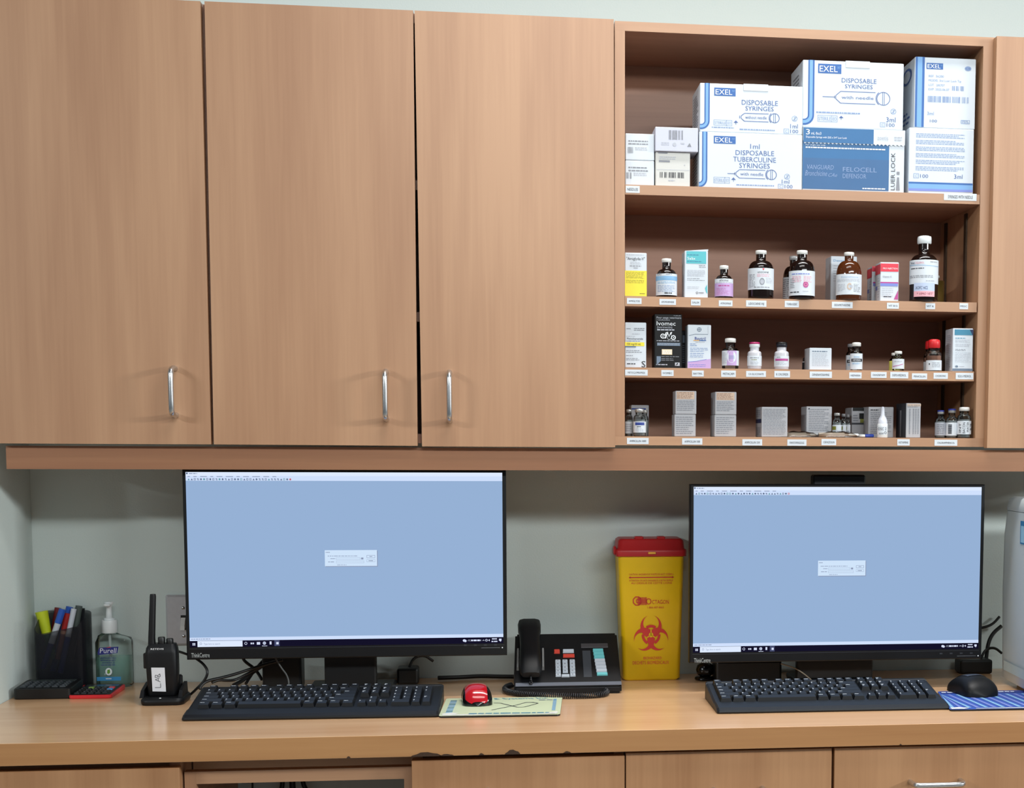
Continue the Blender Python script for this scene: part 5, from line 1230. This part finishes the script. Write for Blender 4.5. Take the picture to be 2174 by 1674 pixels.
b = MB(); loft(b, [rr(bl.x+.006, br.x-.006, YBN+.010, -.010, .008, CZ), rr(bl.x, br.x, YBN+.004, -.006, .010, CZ+.005), rr(tl.x, tr.x, YBN, -.001, .010, zt)]); b.build('tub', YELB, bn)
b = MB(); zl = PY(1382, 1145, YBN).z; e = .0045
loft(b, [rr(tl.x-e, tr.x+e, YBN-e, .0025, .010, zt-.004), rr(tl.x-e-.001, tr.x+e+.001, YBN-e-.001, .0025, .011, zt+.006), rr(tl.x-e, tr.x+e, YBN-e, .0025, .010, zt+.010), rr(tl.x-.001, tr.x+.001, YBN-.001, 0.0015, .010, zt+.012), rr(tl.x+.001, tr.x-.001, YBN+.001, 0.0, .010, zl-.004), rr(tl.x+.006, tr.x-.006, YBN+.006, -.005, .010, zl)])
b.build('lid', REDL, bn)
for x0, x1 in ((1348, 1367), (1396, 1413)):
    a, c_ = PY(x0, 1145, YBN), PY(x1, 1145, YBN); b = MB(); b.rbox(a.x, c_.x, YBN+.004, YBN+.03, zl-.001, zl+.005, .002, 0, 1); b.build('lid_tab', REDL, bn)
a, c_ = PY(1303, 1165, YBN), PY(1312, 1165, YBN)
b = MB(); b.rbox(a.x, tl.x-e+.001, YBN+.002, YBN+.03, zt-.001, zt+.018, .003, 0, 1); b.build('side_latch', REDL, bn)
a, c_ = PY(1376, 1173, YBN-e), PY(1392, 1173, YBN-e); b = MB(); b.rbox(a.x, c_.x, YBN-e-.0035, YBN-e-.0008, zt+.001, zt+.0055, .0006, 0, 1); tag(b.build('front_tab', mat('yellow_tab', (232, 170, 60), .45), bn), 'small yellow tab on the lid rim')
b = MB()
zq = lambda p: p.z
f = QFace(b, (1315.5, 1178, 1448.5, 1447), [(bl.x+.0035, YBN+.0032, bl.z if bl.z > CZ else CZ), (br.x-.0035, YBN+.0032, CZ), (tr.x-.0035, YBN-.0008, zt), (tl.x+.0035, YBN-.0008, zt)])
f.text('CAUTION: HAZARDOUS WASTE DO NOT OVERFILL', 1334, 1218, 1430, 1222, 0); f.line([(1335, 1226.5), (1429, 1226.5)], 2, 0)
f.poly([(1333, 1226.5), (1337, 1224), (1337, 1229)], 0, 1); f.poly([(1431, 1226.5), (1427, 1224), (1427, 1229)], 0, 1)
f.text('ATTENTION: DECHETS DANGEREUX A NE PAS REMPLIR', 1334, 1231, 1429, 1235, 0); f.text('AU DESSUS DE CETTE LIGNE', 1338, 1236.5, 1427, 1240.5, 0)
f.ring(1350.5, 1276.5, 10.5, 2.2, 0, 1, 22.5, 382.5, 8)
for i in range(9): f.rect(1352+i*2.3, 1268.5, 1353.4+i*2.3, 1285, 0, 1)
f.ring(1353, 1276.5, 5.5, 1.6, 0, 2); f.rect(1350, 1274, 1371, 1275.3, 0, 2); f.rect(1350, 1278, 1371, 1279.3, 0, 2)
f.text('O', 1370, 1270, 1382, 1284, 0); f.text('CTAGON', 1383.5, 1274, 1421, 1283, 0); f.text('1-866-687-8665', 1373, 1288, 1410, 1292.5, 0)
cxb, cyb, k_ = 1381, 1349, 1.62
for d_ in (90, 210, 330): f.ring(cxb, cyb, 13.4*k_, 3.6*k_, 0, 1, -d_-33, -d_+33, 14)
def cres(d, extra, mi, lay):
    dx_, dy_ = math.cos(d), -math.sin(d); n = 28
    o_, i_ = 15+extra, 11.0-extra
    C1, C2 = 11, 15.2
    out, inn = [], []
    # intersection half angle on the outer circle
    D = C2-C1; ca = (o_*o_-i_*i_+D*D)/(2*D*o_); ca = max(-1, min(1, ca)); aO = math.acos(ca)
    xI = C1+o_*ca; yI = o_*math.sin(aO); aI = math.atan2(yI, xI-C2)
    for t in range(n+1):
        a = aO+(2*math.pi-2*aO)*t/n; out.append((C1+o_*math.cos(a), o_*math.sin(a)))
        a = aI+(2*math.pi-2*aI)*t/n; inn.append((C2+i_*math.cos(a), i_*math.sin(a)))
    W_ = lambda p: (cxb+(p[0]*dx_+p[1]*dy_)*k_, cyb+(p[0]*dy_-p[1]*dx_)*k_)
    for t in range(n): f.poly([W_(out[t]), W_(out[t+1]), W_(inn[t+1]), W_(inn[t])], mi, lay)
for d_ in (90, 210, 330): cres(math.radians(d_), 0, 0, 1+d_/800)
f.disc(cxb, cyb, 3.2*k_, 1, 1.8)
for d_ in (90, 210, 330): f.line([(cxb, cyb), (cxb+math.cos(math.radians(d_))*6.5*k_, cyb-math.sin(math.radians(d_))*6.5*k_)], 2.2, 1, 1.8)
f.text('BIOHAZARD', 1363, 1395, 1406, 1401, 0); f.text('DECHETS BIOMEDICAUX', 1337, 1404, 1424, 1411.5, 0)
tag(b.build('warning_print', [REDI, YELB], bn, fix=False), 'red warning print with the biohazard symbol')

# =================================================================== PENS, CALCULATORS, SANITIZER, RADIO
def calc(name, label, px0, px1, D, h0, h1, bodym, faced, rows, cols, keym, special):
    A_, B_ = PZ(*px0, CT), PZ(*px1, CT); x0, x1 = A_.x, B_.x; y0 = (A_.y+B_.y)/2; y1 = y0+D
    o = thing(name, label, 'calculator', ((x0+x1)/2, (y0+y1)/2, CZ))
    b = MB(); r = .007
    def ring(ins, za, zb_):
        q = rr(x0+ins, x1-ins, y0+ins, y1-ins, r, 0); return [(x, y, za+(zb_-za)*(y-y0)/D) for x, y, _ in q]
    loft(b, [ring(.001, CZ, CZ), ring(0, CZ+.002, CZ+.002), ring(0, CZ+h0-.0015, CZ+h1-.0015), ring(.0012, CZ+h0, CZ+h1)], 0, False); b.build('case', bodym, o)
    q4_ = [(x0+.004, y0+.004, CZ+h0), (x1-.004, y0+.004, CZ+h0), (x1-.004, y1-.004, CZ+h1), (x0+.004, y1-.004, CZ+h1)]
    b = MB(); f = QFace(b, (0, 0, 100, 100), q4_); f.rect(0, 0, 100, 100, 0, 1); b.build('faceplate', faced, o, fix=False)
    b = MB(); f = QFace(b, (0, 0, 100, 100), q4_); f.block(6, 5, 94, 26, .0012, 0, 1, h0=.0006); b.build('display', mat('dark_lcd', (58, 66, 66), .2), o)
    for j in range(rows):
        for i in range(cols):
            xa_, xb_ = 5+90*i/cols, 5+90*(i+.78)/cols; ya_, yb_ = 33+64*j/rows, 33+64*(j+.72)/rows
            b = MB(); f = QFace(b, (0, 0, 100, 100), q4_); f.block(xa_, ya_, xb_, yb_, .0034, 0, 1.2, h0=.0006); f.rect(xa_+5, ya_+(yb_-ya_)*.35, xa_+8, ya_+(yb_-ya_)*.65, 1, 14)
            b.build('key', [special.get((i, j), keym), GREYINK], o)
    return o
calc('calculator', 'black desk calculator in the corner by the left wall', (29, 1486.5), (150, 1485), .094, .021, .025, BPLAST, BSATIN, 4, 6, mat('charcoal_key', (46, 52, 58), .4), {})
GRK, BLK = mat('green_key', (120, 150, 60), .45), mat('sky_key', (70, 140, 200), .45)
calc('calculator', 'small red calculator in front of the hand sanitizer', (146, 1485), (236, 1484.5), .118, .007, .010, mat('red_calc_case', (206, 40, 46), .4), BPLAST, 4, 5, mat('black_key', (20, 20, 24), .4), {(1, 0): GRK, (4, 0): mat('red_key', (190, 50, 60), .45), (4, 1): BLK})
# pen cup with a sloping rim and see-through dark front
pc = thing('pen_cup', 'dark see-through pen cup with a sloping rim in the left corner', 'cup', (-.88, -.045, CZ))
cx0, cx1, cy0, cy1 = max(-.9425, PY(71, 1400, -.080).x), PY(181, 1400, -.080).x, -.080, -.010
zf_, zb2 = PY(120, 1351, cy0).z, PY(170, 1296, cy1).z
out = rr(cx0, cx1, cy0, cy1, .014, 0, 5); inn = rr(cx0+.002, cx1-.002, cy0+.002, cy1-.002, .012, 0, 5); k = len(out)
def rimz(x, y): t = max(0, min(1, (y-cy0)/(cy1-cy0))); return zf_+(zb2-zf_)*max(t**.7, max(0, (x-cx1+.03)/.03)*.8)
b = MB(); vs = [(x, y, CZ+.006) for x, y, _ in out]+[(x, y, rimz(x, y)) for x, y, _ in out]+[(x, y, rimz(x, y)) for x, y, _ in inn]+[(x, y, CZ+.006) for x, y, _ in inn]
b.add(vs, [(j*k+i, j*k+(i+1) % k, (j+1)*k+(i+1) % k, (j+1)*k+i) for j in range(3) for i in range(k)], 0, False)
b.build('mesh_wall', sheer('dark_mesh', (10, 12, 24), .43), pc)
b = MB(); loft(b, [[(x, y, CZ) for x, y, _ in out], [(x, y, CZ+.006) for x, y, _ in out]]); b.build('foot', BPLAST, pc)
def pen(name, label, pa, pb, ya_, yb_, r, parts, group=None):
    """from the tip pa to the top pb, both photo points at their own depth; parts: (name, t0, t1, radius factor, material)"""
    A_, B_ = PY(*pa, ya_), PY(*pb, yb_); A_.z = max(A_.z, CZ+.008)
    o = thing(name, label, 'pen', tuple(A_), group)
    for nm, t0, t1, k_, m_ in parts:
        b = MB(); b.tube([A_.lerp(B_, t0+(t1-t0)*i/5) for i in range(6)], (lambda t, k_=k_: r*k_[0]*(1-t)+r*k_[1]*t) if isinstance(k_, tuple) else r*k_, 10); b.build(nm, m_, o)
    return o
BLUEPL, DBLUE, WPEN = mat('blue_pen_plastic', (44, 96, 196), .35), mat('dark_blue_pen', (36, 52, 140), .4), mat('white_pen_barrel', (214, 218, 228), .4)
REDPEN = mat('red_pen_plastic', (166, 36, 36), .35)
pen('highlighter', 'yellow highlighter leaning at the left of the pen cup', (112, 1400), (88, 1299), -.030, -.030, .0112, (('barrel', 0, .52, .72, mat('dark_green_barrel', (40, 86, 50), .4)), ('cap', .53, 1, (.86, 1.12), mat('highlighter_yellow', (206, 220, 40), .45))))
pen('ballpoint_pen', 'blue pen with white label and light blue cap, foremost in the pen cup', (91, 1420), (133, 1294), -.052, -.040, .0058, (('barrel', 0, .42, 1, DBLUE), ('label_sleeve', .422, .76, 1.05, WPEN), ('cap', .762, 1, 1.2, BLUEPL)))
pen('ballpoint_pen', 'blue pen with a blue cap behind the white barrelled pen', (112, 1425), (148, 1289), -.020, -.016, .0060, (('barrel', 0, .6, 1, DBLUE), ('cap', .602, 1, 1.15, BLUEPL)))
pen('ballpoint_pen', 'white barrelled pen with dark blue lower half in the pen cup', (128, 1430), (157, 1293), -.050, -.030, .0056, (('barrel', 0, .56, 1, DBLUE), ('upper_barrel', .562, 1, 1.0, WPEN)))
pen('marker_pen', 'red capped pen between the two blue pens', (122, 1400), (144, 1303), -.038, -.030, .0066, (('barrel', 0, .55, .8, mat('clear_red_barrel', (150, 90, 90), .3)), ('collar', .552, .62, .9, mat('peach_collar', (220, 160, 130), .45)), ('cap', .622, 1, (.9, 1.1), REDPEN)))
pen('marker_pen', 'dark red pen at the back of the pen cup', (104, 1400), (123, 1291), -.012, -.008, .0058, (('barrel', 0, .6, 1, REDPEN), ('cap', .602, 1, 1.1, mat('maroon_cap', (120, 30, 34), .4))))
pen('marker_pen', 'dark grey pen standing at the right of the pen cup', (150, 1400), (168, 1287), -.018, -.014, .0062, (('barrel', 0, .6, 1, BPLAST), ('cap', .602, 1, 1.1, mat('grey_green_cap', (84, 94, 90), .45))))
pen('marker_pen', 'black pen behind the dark grey pen in the cup', (164, 1400), (174, 1292), -.006, -.004, .0056, (('barrel', 0, .6, 1, BPLAST), ('cap', .602, 1, 1.1, BPLAST)))

# hand sanitizer
SY = -.035
xa_, xb_ = PY(200.5, 1400, SY-.02).x, PY(276, 1400, SY-.02).x; xm = PY(232.5, 1340, SY).x
zsh, zn, zc0, zc1 = PY(236, 1357, SY-.015).z, PY(232, 1346, SY).z, PY(232, 1345, SY).z, PY(232, 1317, SY).z
hs = thing('hand_sanitizer', 'clear pump bottle of hand sanitizer with blue logo, behind the red calculator', 'bottle', ((xa_+xb_)/2, SY, CZ))
b = MB(); loft(b, [rr(xa_+.003, xb_-.003, SY-.019, SY+.019, .010, CZ), rr(xa_, xb_, SY-.022, SY+.022, .012, CZ+.003), rr(xa_, xb_, SY-.022, SY+.022, .012, zsh-.008), rr(xa_+.003, xb_-.003, SY-.020, SY+.020, .012, zsh), rr(xm-.022, xm+.022, SY-.016, SY+.016, .0115, zsh+.006), rr(xm-.014, xm+.014, SY-.012, SY+.012, .011, zn+.002), rr(xm-.012, xm+.012, SY-.012, SY+.012, .0115, zn+.006)]); b.build('clear_bottle', glass('clear_pet', (247, 251, 250), .24, .06), hs)
zg = CZ+(zsh-CZ)*.62
b = MB(); loft(b, [rr(xa_+.004, xb_-.004, SY-.018, SY+.018, .010, CZ+.004), rr(xa_+.002, xb_-.002, SY-.020, SY+.020, .010, CZ+.006), rr(xa_+.002, xb_-.002, SY-.020, SY+.020, .010, zg)]); b.build('gel', sheer('green_gel', (150, 208, 192), .72), hs)
b = MB(); b.lathe([(.0148, zc0+.001), (.0156, zc0+.003), (.0156, zc1-.002), (.0148, zc1)], (xm, SY, 0), 24); b.build('collar', WPLAST, hs)
zt_ = PY(232, 1278, SY).z
b = MB(); b.lathe([(.0105, zc1), (.0105, zc1+.004), (.0062, zc1+.005), (.0056, zt_-.012), (.0062, zt_-.010)], (xm, SY, 0), 20); b.build('pump_stem', WPLAST, hs)
b = MB(); b.lathe([(.0062, zt_-.010), (.0098, zt_-.002), (.0090, zt_)], (xm, SY, 0), 20); b.rbox(xm-.006, xm+.006, SY-.018, SY-.002, zt_-.009, zt_-.003, .002, 0, 1); b.build('pump_head', WPLAST, hs)
b = MB(); b.tube([(xm, SY, zc0), (xm+.002, SY, CZ+.012)], .003, 8); b.build('dip_tube', sheer('milky_tube', (220, 230, 230), .5), hs)
b = MB(); f = Face(b, (200.5, 1357, 276, 1450), (xa_, SY-.022, CZ), (1, 0, 0), (0, 0, 1), xb_-xa_, zsh-CZ)
f.poly([(209, 1387), (208, 1382), (212, 1373), (253, 1371.5), (250, 1384)], 0, 1); f.text('Purell', 213, 1373.5, 247.5, 1383.5, 1, 2, .12); f.poly([(226, 1373.5), (236, 1371), (236, 1373)], 2, 3)
f.text('ADVANCED', 213.5, 1391, 247, 1395, 0, 1); f.lines(214, 1396, 246, 1399, 1, 0, 1, .4, .05); f.text('AVANCE', 217, 1400, 244, 1404, 0, 1); f.lines(215, 1405, 246, 1408, 1, 0, 1, .4, .05)
f.disc(230.5, 1419.5, 7.2, 1, 1, 18); f.poly([(227, 1422), (228, 1416), (233, 1415), (234, 1421), (230, 1424)], 3, 2); f.rect(205, 1429.5, 256, 1437, 4, 1); f.lines(224, 1431, 236, 1435, 1, 1, 2, .5, .05)
b.build('printed_label', [mat('purple_navy_ink', (42, 48, 128), .5), WHITEINK, REDP, mat('leaf_green', (110, 160, 60), .5), mat('label_blue_band', (64, 150, 206), .5)], hs, fix=False)

# two-way radio in its charger
ca, cb = PZ(295, 1501, CT), PZ(389, 1499, CT); cx0, cx1 = ca.x, cb.x; cy0 = ca.y+.003; cy1 = cy0+.088
ch = thing('radio_charger', 'black charging cradle holding the two-way radio', 'charger', ((cx0+cx1)/2, (cy0+cy1)/2, CZ))
b = MB(); loft(b, [rr(cx0+.002, cx1-.002, cy0+.002, cy1-.002, .014, CZ), rr(cx0, cx1, cy0, cy1, .015, CZ+.004), rr(cx0, cx1, cy0, cy1, .015, CZ+.010), rr(cx0+.004, cx1-.004, cy0+.005, cy1, .012, CZ+.0135)], 0, True); b.build('base_tray', BSATIN, ch)
rx0, rx1 = PY(309, 1440, cy0+.03).x, PY(377, 1440, cy0+.03).x; ry0, ry1 = cy0+.026, cy0+.058
for x0, x1 in ((rx0-.0105, rx0-.0015), (rx1+.0015, rx1+.0105)):
    b = MB(); zz = CZ+.036
    b.hexa([(x0+.001, ry0-.010, CZ+.0125), (x1, ry0-.010, CZ+.0125), (x1, ry1+.016, CZ+.0125), (x0, ry1+.016, CZ+.0125), (x0+.002, ry0+.000, zz-.010), (x1-.001, ry0+.000, zz-.010), (x1-.001, ry1+.014, zz), (x0+.002, ry1+.014, zz)]); b.build('side_cheek', BSATIN, ch)
b = MB(); b.rbox(rx0-.0015, rx1+.0015, ry1+.0035, ry1+.016, CZ+.0125, CZ+.050, .003, 0, 1); b.build('back_rest', BSATIN, ch)
b = MB(); b.lathe([(.002, -.0008), (.0016, 0)], ((cx0+cx1)/2-.003, cy0-.0002+.006, CZ+.0142), 10); b.build('charge_light', emat('charge_lamp', (236, 240, 236)), ch)
rd = thing('two_way_radio', 'black two-way radio with a white LAB sticker standing in its charger', 'radio', ((rx0+rx1)/2, (ry0+ry1)/2, CZ+.0142))
zr0 = CZ+.0142; zr1 = PY(343, 1369, ry0).z
b = MB(); loft(b, [rr(rx0+.004, rx1-.004, ry0+.002, ry1-.002, .006, zr0), rr(rx0+.003, rx1-.002, ry0, ry1, .008, zr0+.004), rr(rx0+.001, rx1, ry0, ry1, .008, zr0+.05), rr(rx0, rx1, ry0-.001, ry1, .009, zr1-.018), rr(rx0+.001, rx1-.001, ry0+.001, ry1, .010, zr1-.008), rr(rx0+.006, rx1-.004, ry0+.006, ry1-.002, .008, zr1)], 0, True); b.build('body', BSATIN, rd)
b = MB(); b.rbox(rx0-.0045, rx0+.003, ry0+.008, ry0+.024, zr1-.048, zr1-.018, .0015, 0, 1); b.build('talk_button', BPLAST, rd)
a = PY(322.5, 1367, ry0+.016); t_ = PY(324.5, 1262, ry0+.016)
b = MB(); b.tube([(a.x, ry0+.016, zr1-.004), (a.x, ry0+.016, zr1+.012), (t_.x, ry0+.016, t_.z-.004), (t_.x, ry0+.016, t_.z)], lambda t: .0072-.0022*t, 14); b.build('antenna', BSATIN, rd)
for xp, tp in ((343, 1353), (360.5, 1356)):
    p = PY(xp, 1360, ry0+.014); zt_ = PY(xp, tp, ry0+.014).z
    b = MB(); b.lathe([(.0064, zr1-.002), (.0068, zr1), (.0068, zt_-.002), (.0058, zt_)], (p.x, ry0+.014, 0), 14); b.build('knob', BPLAST, rd)
b = MB(); f = Face(b, (309, 1369, 377, 1480), (rx0, ry0-.001, zr0), (1, 0, 0), (0, 0, 1), rx1-rx0, zr1-zr0, base=.0004)
f.text('RETEVIS', 323, 1376.5, 350.5, 1380.2, 0, 1); b.build('lettering', [WHITEINK], rd, fix=False)
b = MB(); f = Face(b, (309, 1369, 377, 1480), (rx0, ry0-.0012, zr0), (1, 0, 0), (0, 0, 1), rx1-rx0, zr1-zr0, base=.0004)
f.poly([(323, 1418), (351.5, 1418.5), (353, 1470), (324.5, 1469)], 0, 1)
f.line([(330, 1461), (342, 1461), (342, 1452)], 1.1, 1, 2); f.line([(342, 1449), (331, 1444), (340.5, 1440)], 1.1, 1, 2); f.line([(337.5, 1447), (337.5, 1441.5)], 1, 1, 2)
f.line([(342, 1437), (331, 1440.5-1), (331.5, 1434), (336, 1435), (337, 1437.5)], 1.1, 1, 2); f.line([(337, 1435), (341, 1431.5), (342, 1437)], 1.1, 1, 2)
tag(b.build('sticker', [mat('sticker_white', (214, 216, 222), .6), INK], rd, fix=False), 'white sticker with LAB handwritten upwards')

# light switch plate
xp0 = PY(353.5, 1316, WY).x; zp0, zp1 = PY(370, 1370, WY).z, PY(370, 1263.5, WY).z
sw = thing('light_switch', 'steel light switch plate on the wall, half hidden by the left monitor', 'switch', (xp0+.042, WY, zp0))
b = MB(); loft(b, [[(x, WY-.0006, z) for x, z, _ in rr(xp0, xp0+.084, zp0, zp1, .003, 0)], [(x, WY-.004, z) for x, z, _ in rr(xp0, xp0+.084, zp0, zp1, .003, 0)], [(x, WY-.008, z) for x, z, _ in rr(xp0+.004, xp0+.080, zp0+.004, zp1-.004, .003, 0)]], 0, False); b.build('plate', mat('brushed_plate', (188, 188, 192), .40, .35, var=.08, scale=120), sw)
xs_ = PY(390.5, 1300, WY).x
for yy in (1290.5, 1350):
    b = MB(); M = Matrix.Translation((xs_, WY-.0084, PY(390, yy, WY).z)) @ Matrix.Rotation(math.pi/2, 4, 'X'); b.lathe([(.0034, 0), (.003, .0012), (.001, .0016)], (0, 0, 0), 12, 0, 1, 1, True, M); b.build('screw', STEEL, sw)
za_, zb_ = PY(390, 1336, WY).z, PY(390, 1310, WY).z
b = MB(); b.rbox(xs_-.0052, xs_+.0052, WY-.0092, WY-.0084, za_-.001, zb_+.004, .0003, 0, 1); b.build('slot', DARKGAP, sw)
b = MB(); b.hexa([(xs_-.0045, WY-.022, za_), (xs_+.0045, WY-.022, za_), (xs_+.0045, WY-.0094, za_+.004), (xs_-.0045, WY-.0094, za_+.004), (xs_-.004, WY-.020, za_+.009), (xs_+.004, WY-.020, za_+.009), (xs_+.0045, WY-.0094, zb_-.001), (xs_-.0045, WY-.0094, zb_-.001)]); b.build('toggle', mat('ivory_toggle', (206, 204, 200), .4), sw)

# =================================================================== PALE MACHINE AT THE RIGHT EDGE
A_ = PZ(2123, 1449, CT); ang = math.radians(-104)        # its side runs towards the viewer
dv = Vector((math.sin(math.radians(-2)), -math.cos(math.radians(-2)), 0)); rt = Vector((-dv.y, dv.x, 0))
ma = thing('lab_machine', 'pale grey bench-top machine with rounded edges at the right edge of the worktop', 'machine', (A_.x+.12, A_.y-.08, CZ))
ztm = PY(2124, 1054, A_.y).z
GM = mat('pale_grey_enamel', (196, 206, 208), .45, var=.02); GM2 = mat('grey_machine_edge', (150, 154, 154), .4)
def mring(ins, z, dback=.0, dfr=.30, w=.30):
    pts = []; r = .016
    c4_ = [(0+ins, dfr-ins), (0+ins, 0+ins+dback), (w-ins, 0+ins+dback), (w-ins, dfr-ins)]
    for i in range(4):
        p = Vector((*c4_[i], 0)); a = Vector((*c4_[i-1], 0)); d = Vector((*c4_[(i+1) % 4], 0))
        e1_, e2_ = (a-p).normalized()*r, (d-p).normalized()*r
        for t in (0, .25, .5, .75, 1):
            q = p+e1_*(1-t)**2+e2_*t**2; w_ = A_+rt*q.x+dv*q.y; pts.append((w_.x, w_.y, z))
    return pts
hh = ztm-CZ
b = MB(); loft(b, [mring(.004, CZ+.010), mring(.001, CZ+.014), mring(0, CZ+.06), mring(-.002, CZ+hh*.5), mring(-.001, CZ+hh*.8), mring(.003, CZ+hh*.925)], 0, True); b.build('body', GM, ma)
b = MB(); loft(b, [mring(.003, CZ+hh*.9275), mring(.002, CZ+hh*.945), mring(.006, CZ+hh*.99), mring(.012, CZ+hh)], 0, True); b.build('lid', GM, ma)
for q in ((.04, .04), (.04, .25), (.25, .04), (.25, .25)):
    w_ = A_+rt*q[0]+dv*q[1]; b = MB(); b.lathe([(.014, 0), (.015, .004), (.013, .0105)], (w_.x, w_.y, CZ), 14); b.build('foot', BPLAST, ma)
def side(t, z, out=.0): w_ = A_+dv*t-rt*(.0025+out); return (w_.x, w_.y, z)
def t_at(x, y):             # where the pixel ray meets the machine's side plane
    d = ray(x, y); n_ = rt; s = (A_-CAM).dot(n_)/d.dot(n_); p = CAM+d*s; return (p-A_).dot(dv), p.z
t0, z0_ = t_at(2168, 1155); t1, z1_ = t_at(2168, 1106)
b = MB(); b.add([side(t0, z0_), side(t0+.07, z0_), side(t0+.07, z1_), side(t0, z1_)], [(0, 1, 2, 3)], 0); b.add([side(t0+.005, z0_+.003, .0004), side(t0+.065, z0_+.003, .0004), side(t0+.065, z1_-.010, .0004), side(t0+.005, z1_-.010, .0004)], [(0, 1, 2, 3)], 1)
tag(b.build('sticker', [mat('sticker_blue', (40, 120, 170), .5), mat('sticker_sky', (150, 200, 226), .5)], ma, fix=False), 'blue and pale blue sticker')
b = MB(); zz = CZ+hh*.13
b.add([side(.03, zz-.02, .0), side(.28, zz-.02, .0), side(.28, zz, .0), side(.03, zz, .0)], [(0, 1, 2, 3)], 0); b.build('vent_panel', mat('paler_panel', (186, 200, 200), .5), ma, fix=False)

# =================================================================== CABLES
def cable(name, label, pts, r, m=BPLAST, cat='cable', group=None, dy=-.016):
    """pts: (x, y, depth) photo points at a real depth"""
    P_ = [PY(x, y, Y+dy) for x, y, Y in pts]
    for p in P_:
        if p.y > -.54 and p.z < CT+.001+r and p.z > .70: p.z = CT+.001+r
    b = MB(); b.tube(P_, r, 8, 0, 3); o = b.build(name, m); return tag(o, label, cat, group)
cable('cable', 'thin black cable looping from the radio past the corner of the left monitor', [(376, 1383, -.16), (392, 1388, -.17), (412, 1396, -.18), (432, 1410, -.19), (442, 1426, -.20), (436, 1444, -.20), (418, 1463, -.20), (400, 1480, -.19), (392, 1486, -.185)], .0026)
cable('cable', 'black cable swinging low from the bundle towards the radio charger', [(600, 1402, -.15), (560, 1412, -.15), (530, 1422, -.16), (500, 1432, -.17), (470, 1440, -.18), (440, 1446, -.20), (427, 1456, -.21), (424, 1464, -.215)], .0030, dy=-.028)
cable('cable', 'black cable in the bundle, arching over the back of the left keyboard', [(590, 1404, -.145), (552, 1416, -.15), (528, 1430, -.16), (500, 1445, -.17), (480, 1446, -.19), (465, 1444, -.20), (450, 1450, -.21)], .0028, dy=-.006)
cable('cable', 'thick black cable at the middle of the bundle', [(590, 1398, -.14), (556, 1414, -.14), (534, 1430, -.15), (512, 1448, -.18), (496, 1456, -.20)], .0042, dy=.010)
cable('cable', 'black cable falling steeply out of the bundle', [(570, 1392, -.13), (550, 1412, -.14), (536, 1430, -.16), (522, 1452, -.20)], .0030, dy=.034)
cable('cable', 'black cable curling down from the monitor into the bundle', [(513, 1388, -.15), (517, 1402, -.15), (526, 1410, -.15), (538, 1418, -.14), (548, 1430, -.14), (556, 1444, -.15)], .0032, dy=.050)
cable('cable', 'thin grey cable showing against the dark stand of the left monitor', [(585, 1398, -.20), (598, 1420, -.20), (608, 1432, -.20), (613, 1446, -.20), (613, 1455, -.205)], .0016, mat('grey_cable', (84, 86, 86), .5))
cable('cable', 'thin beige cable under the right monitor', [(1658, 1410, -.155), (1672, 1414, -.16), (1690, 1420, -.17), (1708, 1432, -.18), (1722, 1444, -.20)], .0014, mat('beige_cable', (150, 138, 122), .5))
cable('cable', 'black cable lying along the wall between left monitor and phone', [(930, 1440, -.03), (980, 1441, -.015), (1020, 1436, -.012), (1060, 1440, -.015), (1100, 1442, -.02)], .0045)
cable('cable', 'black cable on the wall between the right monitor and the pale machine', [(2060, 1338, 0), (2090, 1333, 0), (2108, 1326, .004), (2122, 1310, .008)], .0032)
cable('cable', 'black cable drooping behind the right monitor beside the pale machine', [(2126, 1330, .0), (2108, 1345, -.005), (2098, 1365, -.01), (2094, 1395, -.012), (2092, 1425, -.015)], .0045)
# knee-space cables hang below the worktop
for i, (x, x2, lb) in enumerate(((428, 424, 'black cable hanging at the left of the knee space'), (450, 452, 'black cable beside the leftmost one in the knee space'), (536, 536, 'thin black cable hanging alone in the knee space'), (602, 596, 'left cable of the fanned trio in the knee space'), (620, 622, 'middle cable of the fanned trio in the knee space'), (636, 656, 'right cable of the fanned trio in the knee space'))):
    a, c_ = PY(x, 1650, -.03), PY(x2, 1690, -.03); d = (c_-a)/(a.z-c_.z)
    pts = [Vector((a.x-d.x*(.712-a.z)*1 if False else a.x, -.03, .712))]+[Vector((a.x+d.x*h_, -.03, a.z-h_)) for h_ in (0, .05, .12, .22)]+[Vector((a.x+d.x*.26, -.03, .25))]
    b = MB(); b.tube(pts, (.004, .004, .002, .005, .0065, .005)[i], 8, 0, 2); tag(b.build('cable', BPLAST), lb, 'cable')
# round dark puck by the right keyboard
p = PZ(1497, 1449, CT)
o = thing('webcam', 'small round black device behind the left corner of the right keyboard', 'webcam', (p.x, p.y+.03, CZ))
b = MB(); b.lathe([(.020, 0), (.022, .002), (.021, .006), (.016, .008)], (p.x+.003, p.y+.03, CZ), 24); b.build('foot', BGLOSS, o)
b = MB(); b.lathe([(.010, .008), (.017, .012), (.020, .022), (.017, .032), (.008, .037)], (p.x+.004, p.y+.03, CZ), 24); b.build('head', BGLOSS, o)
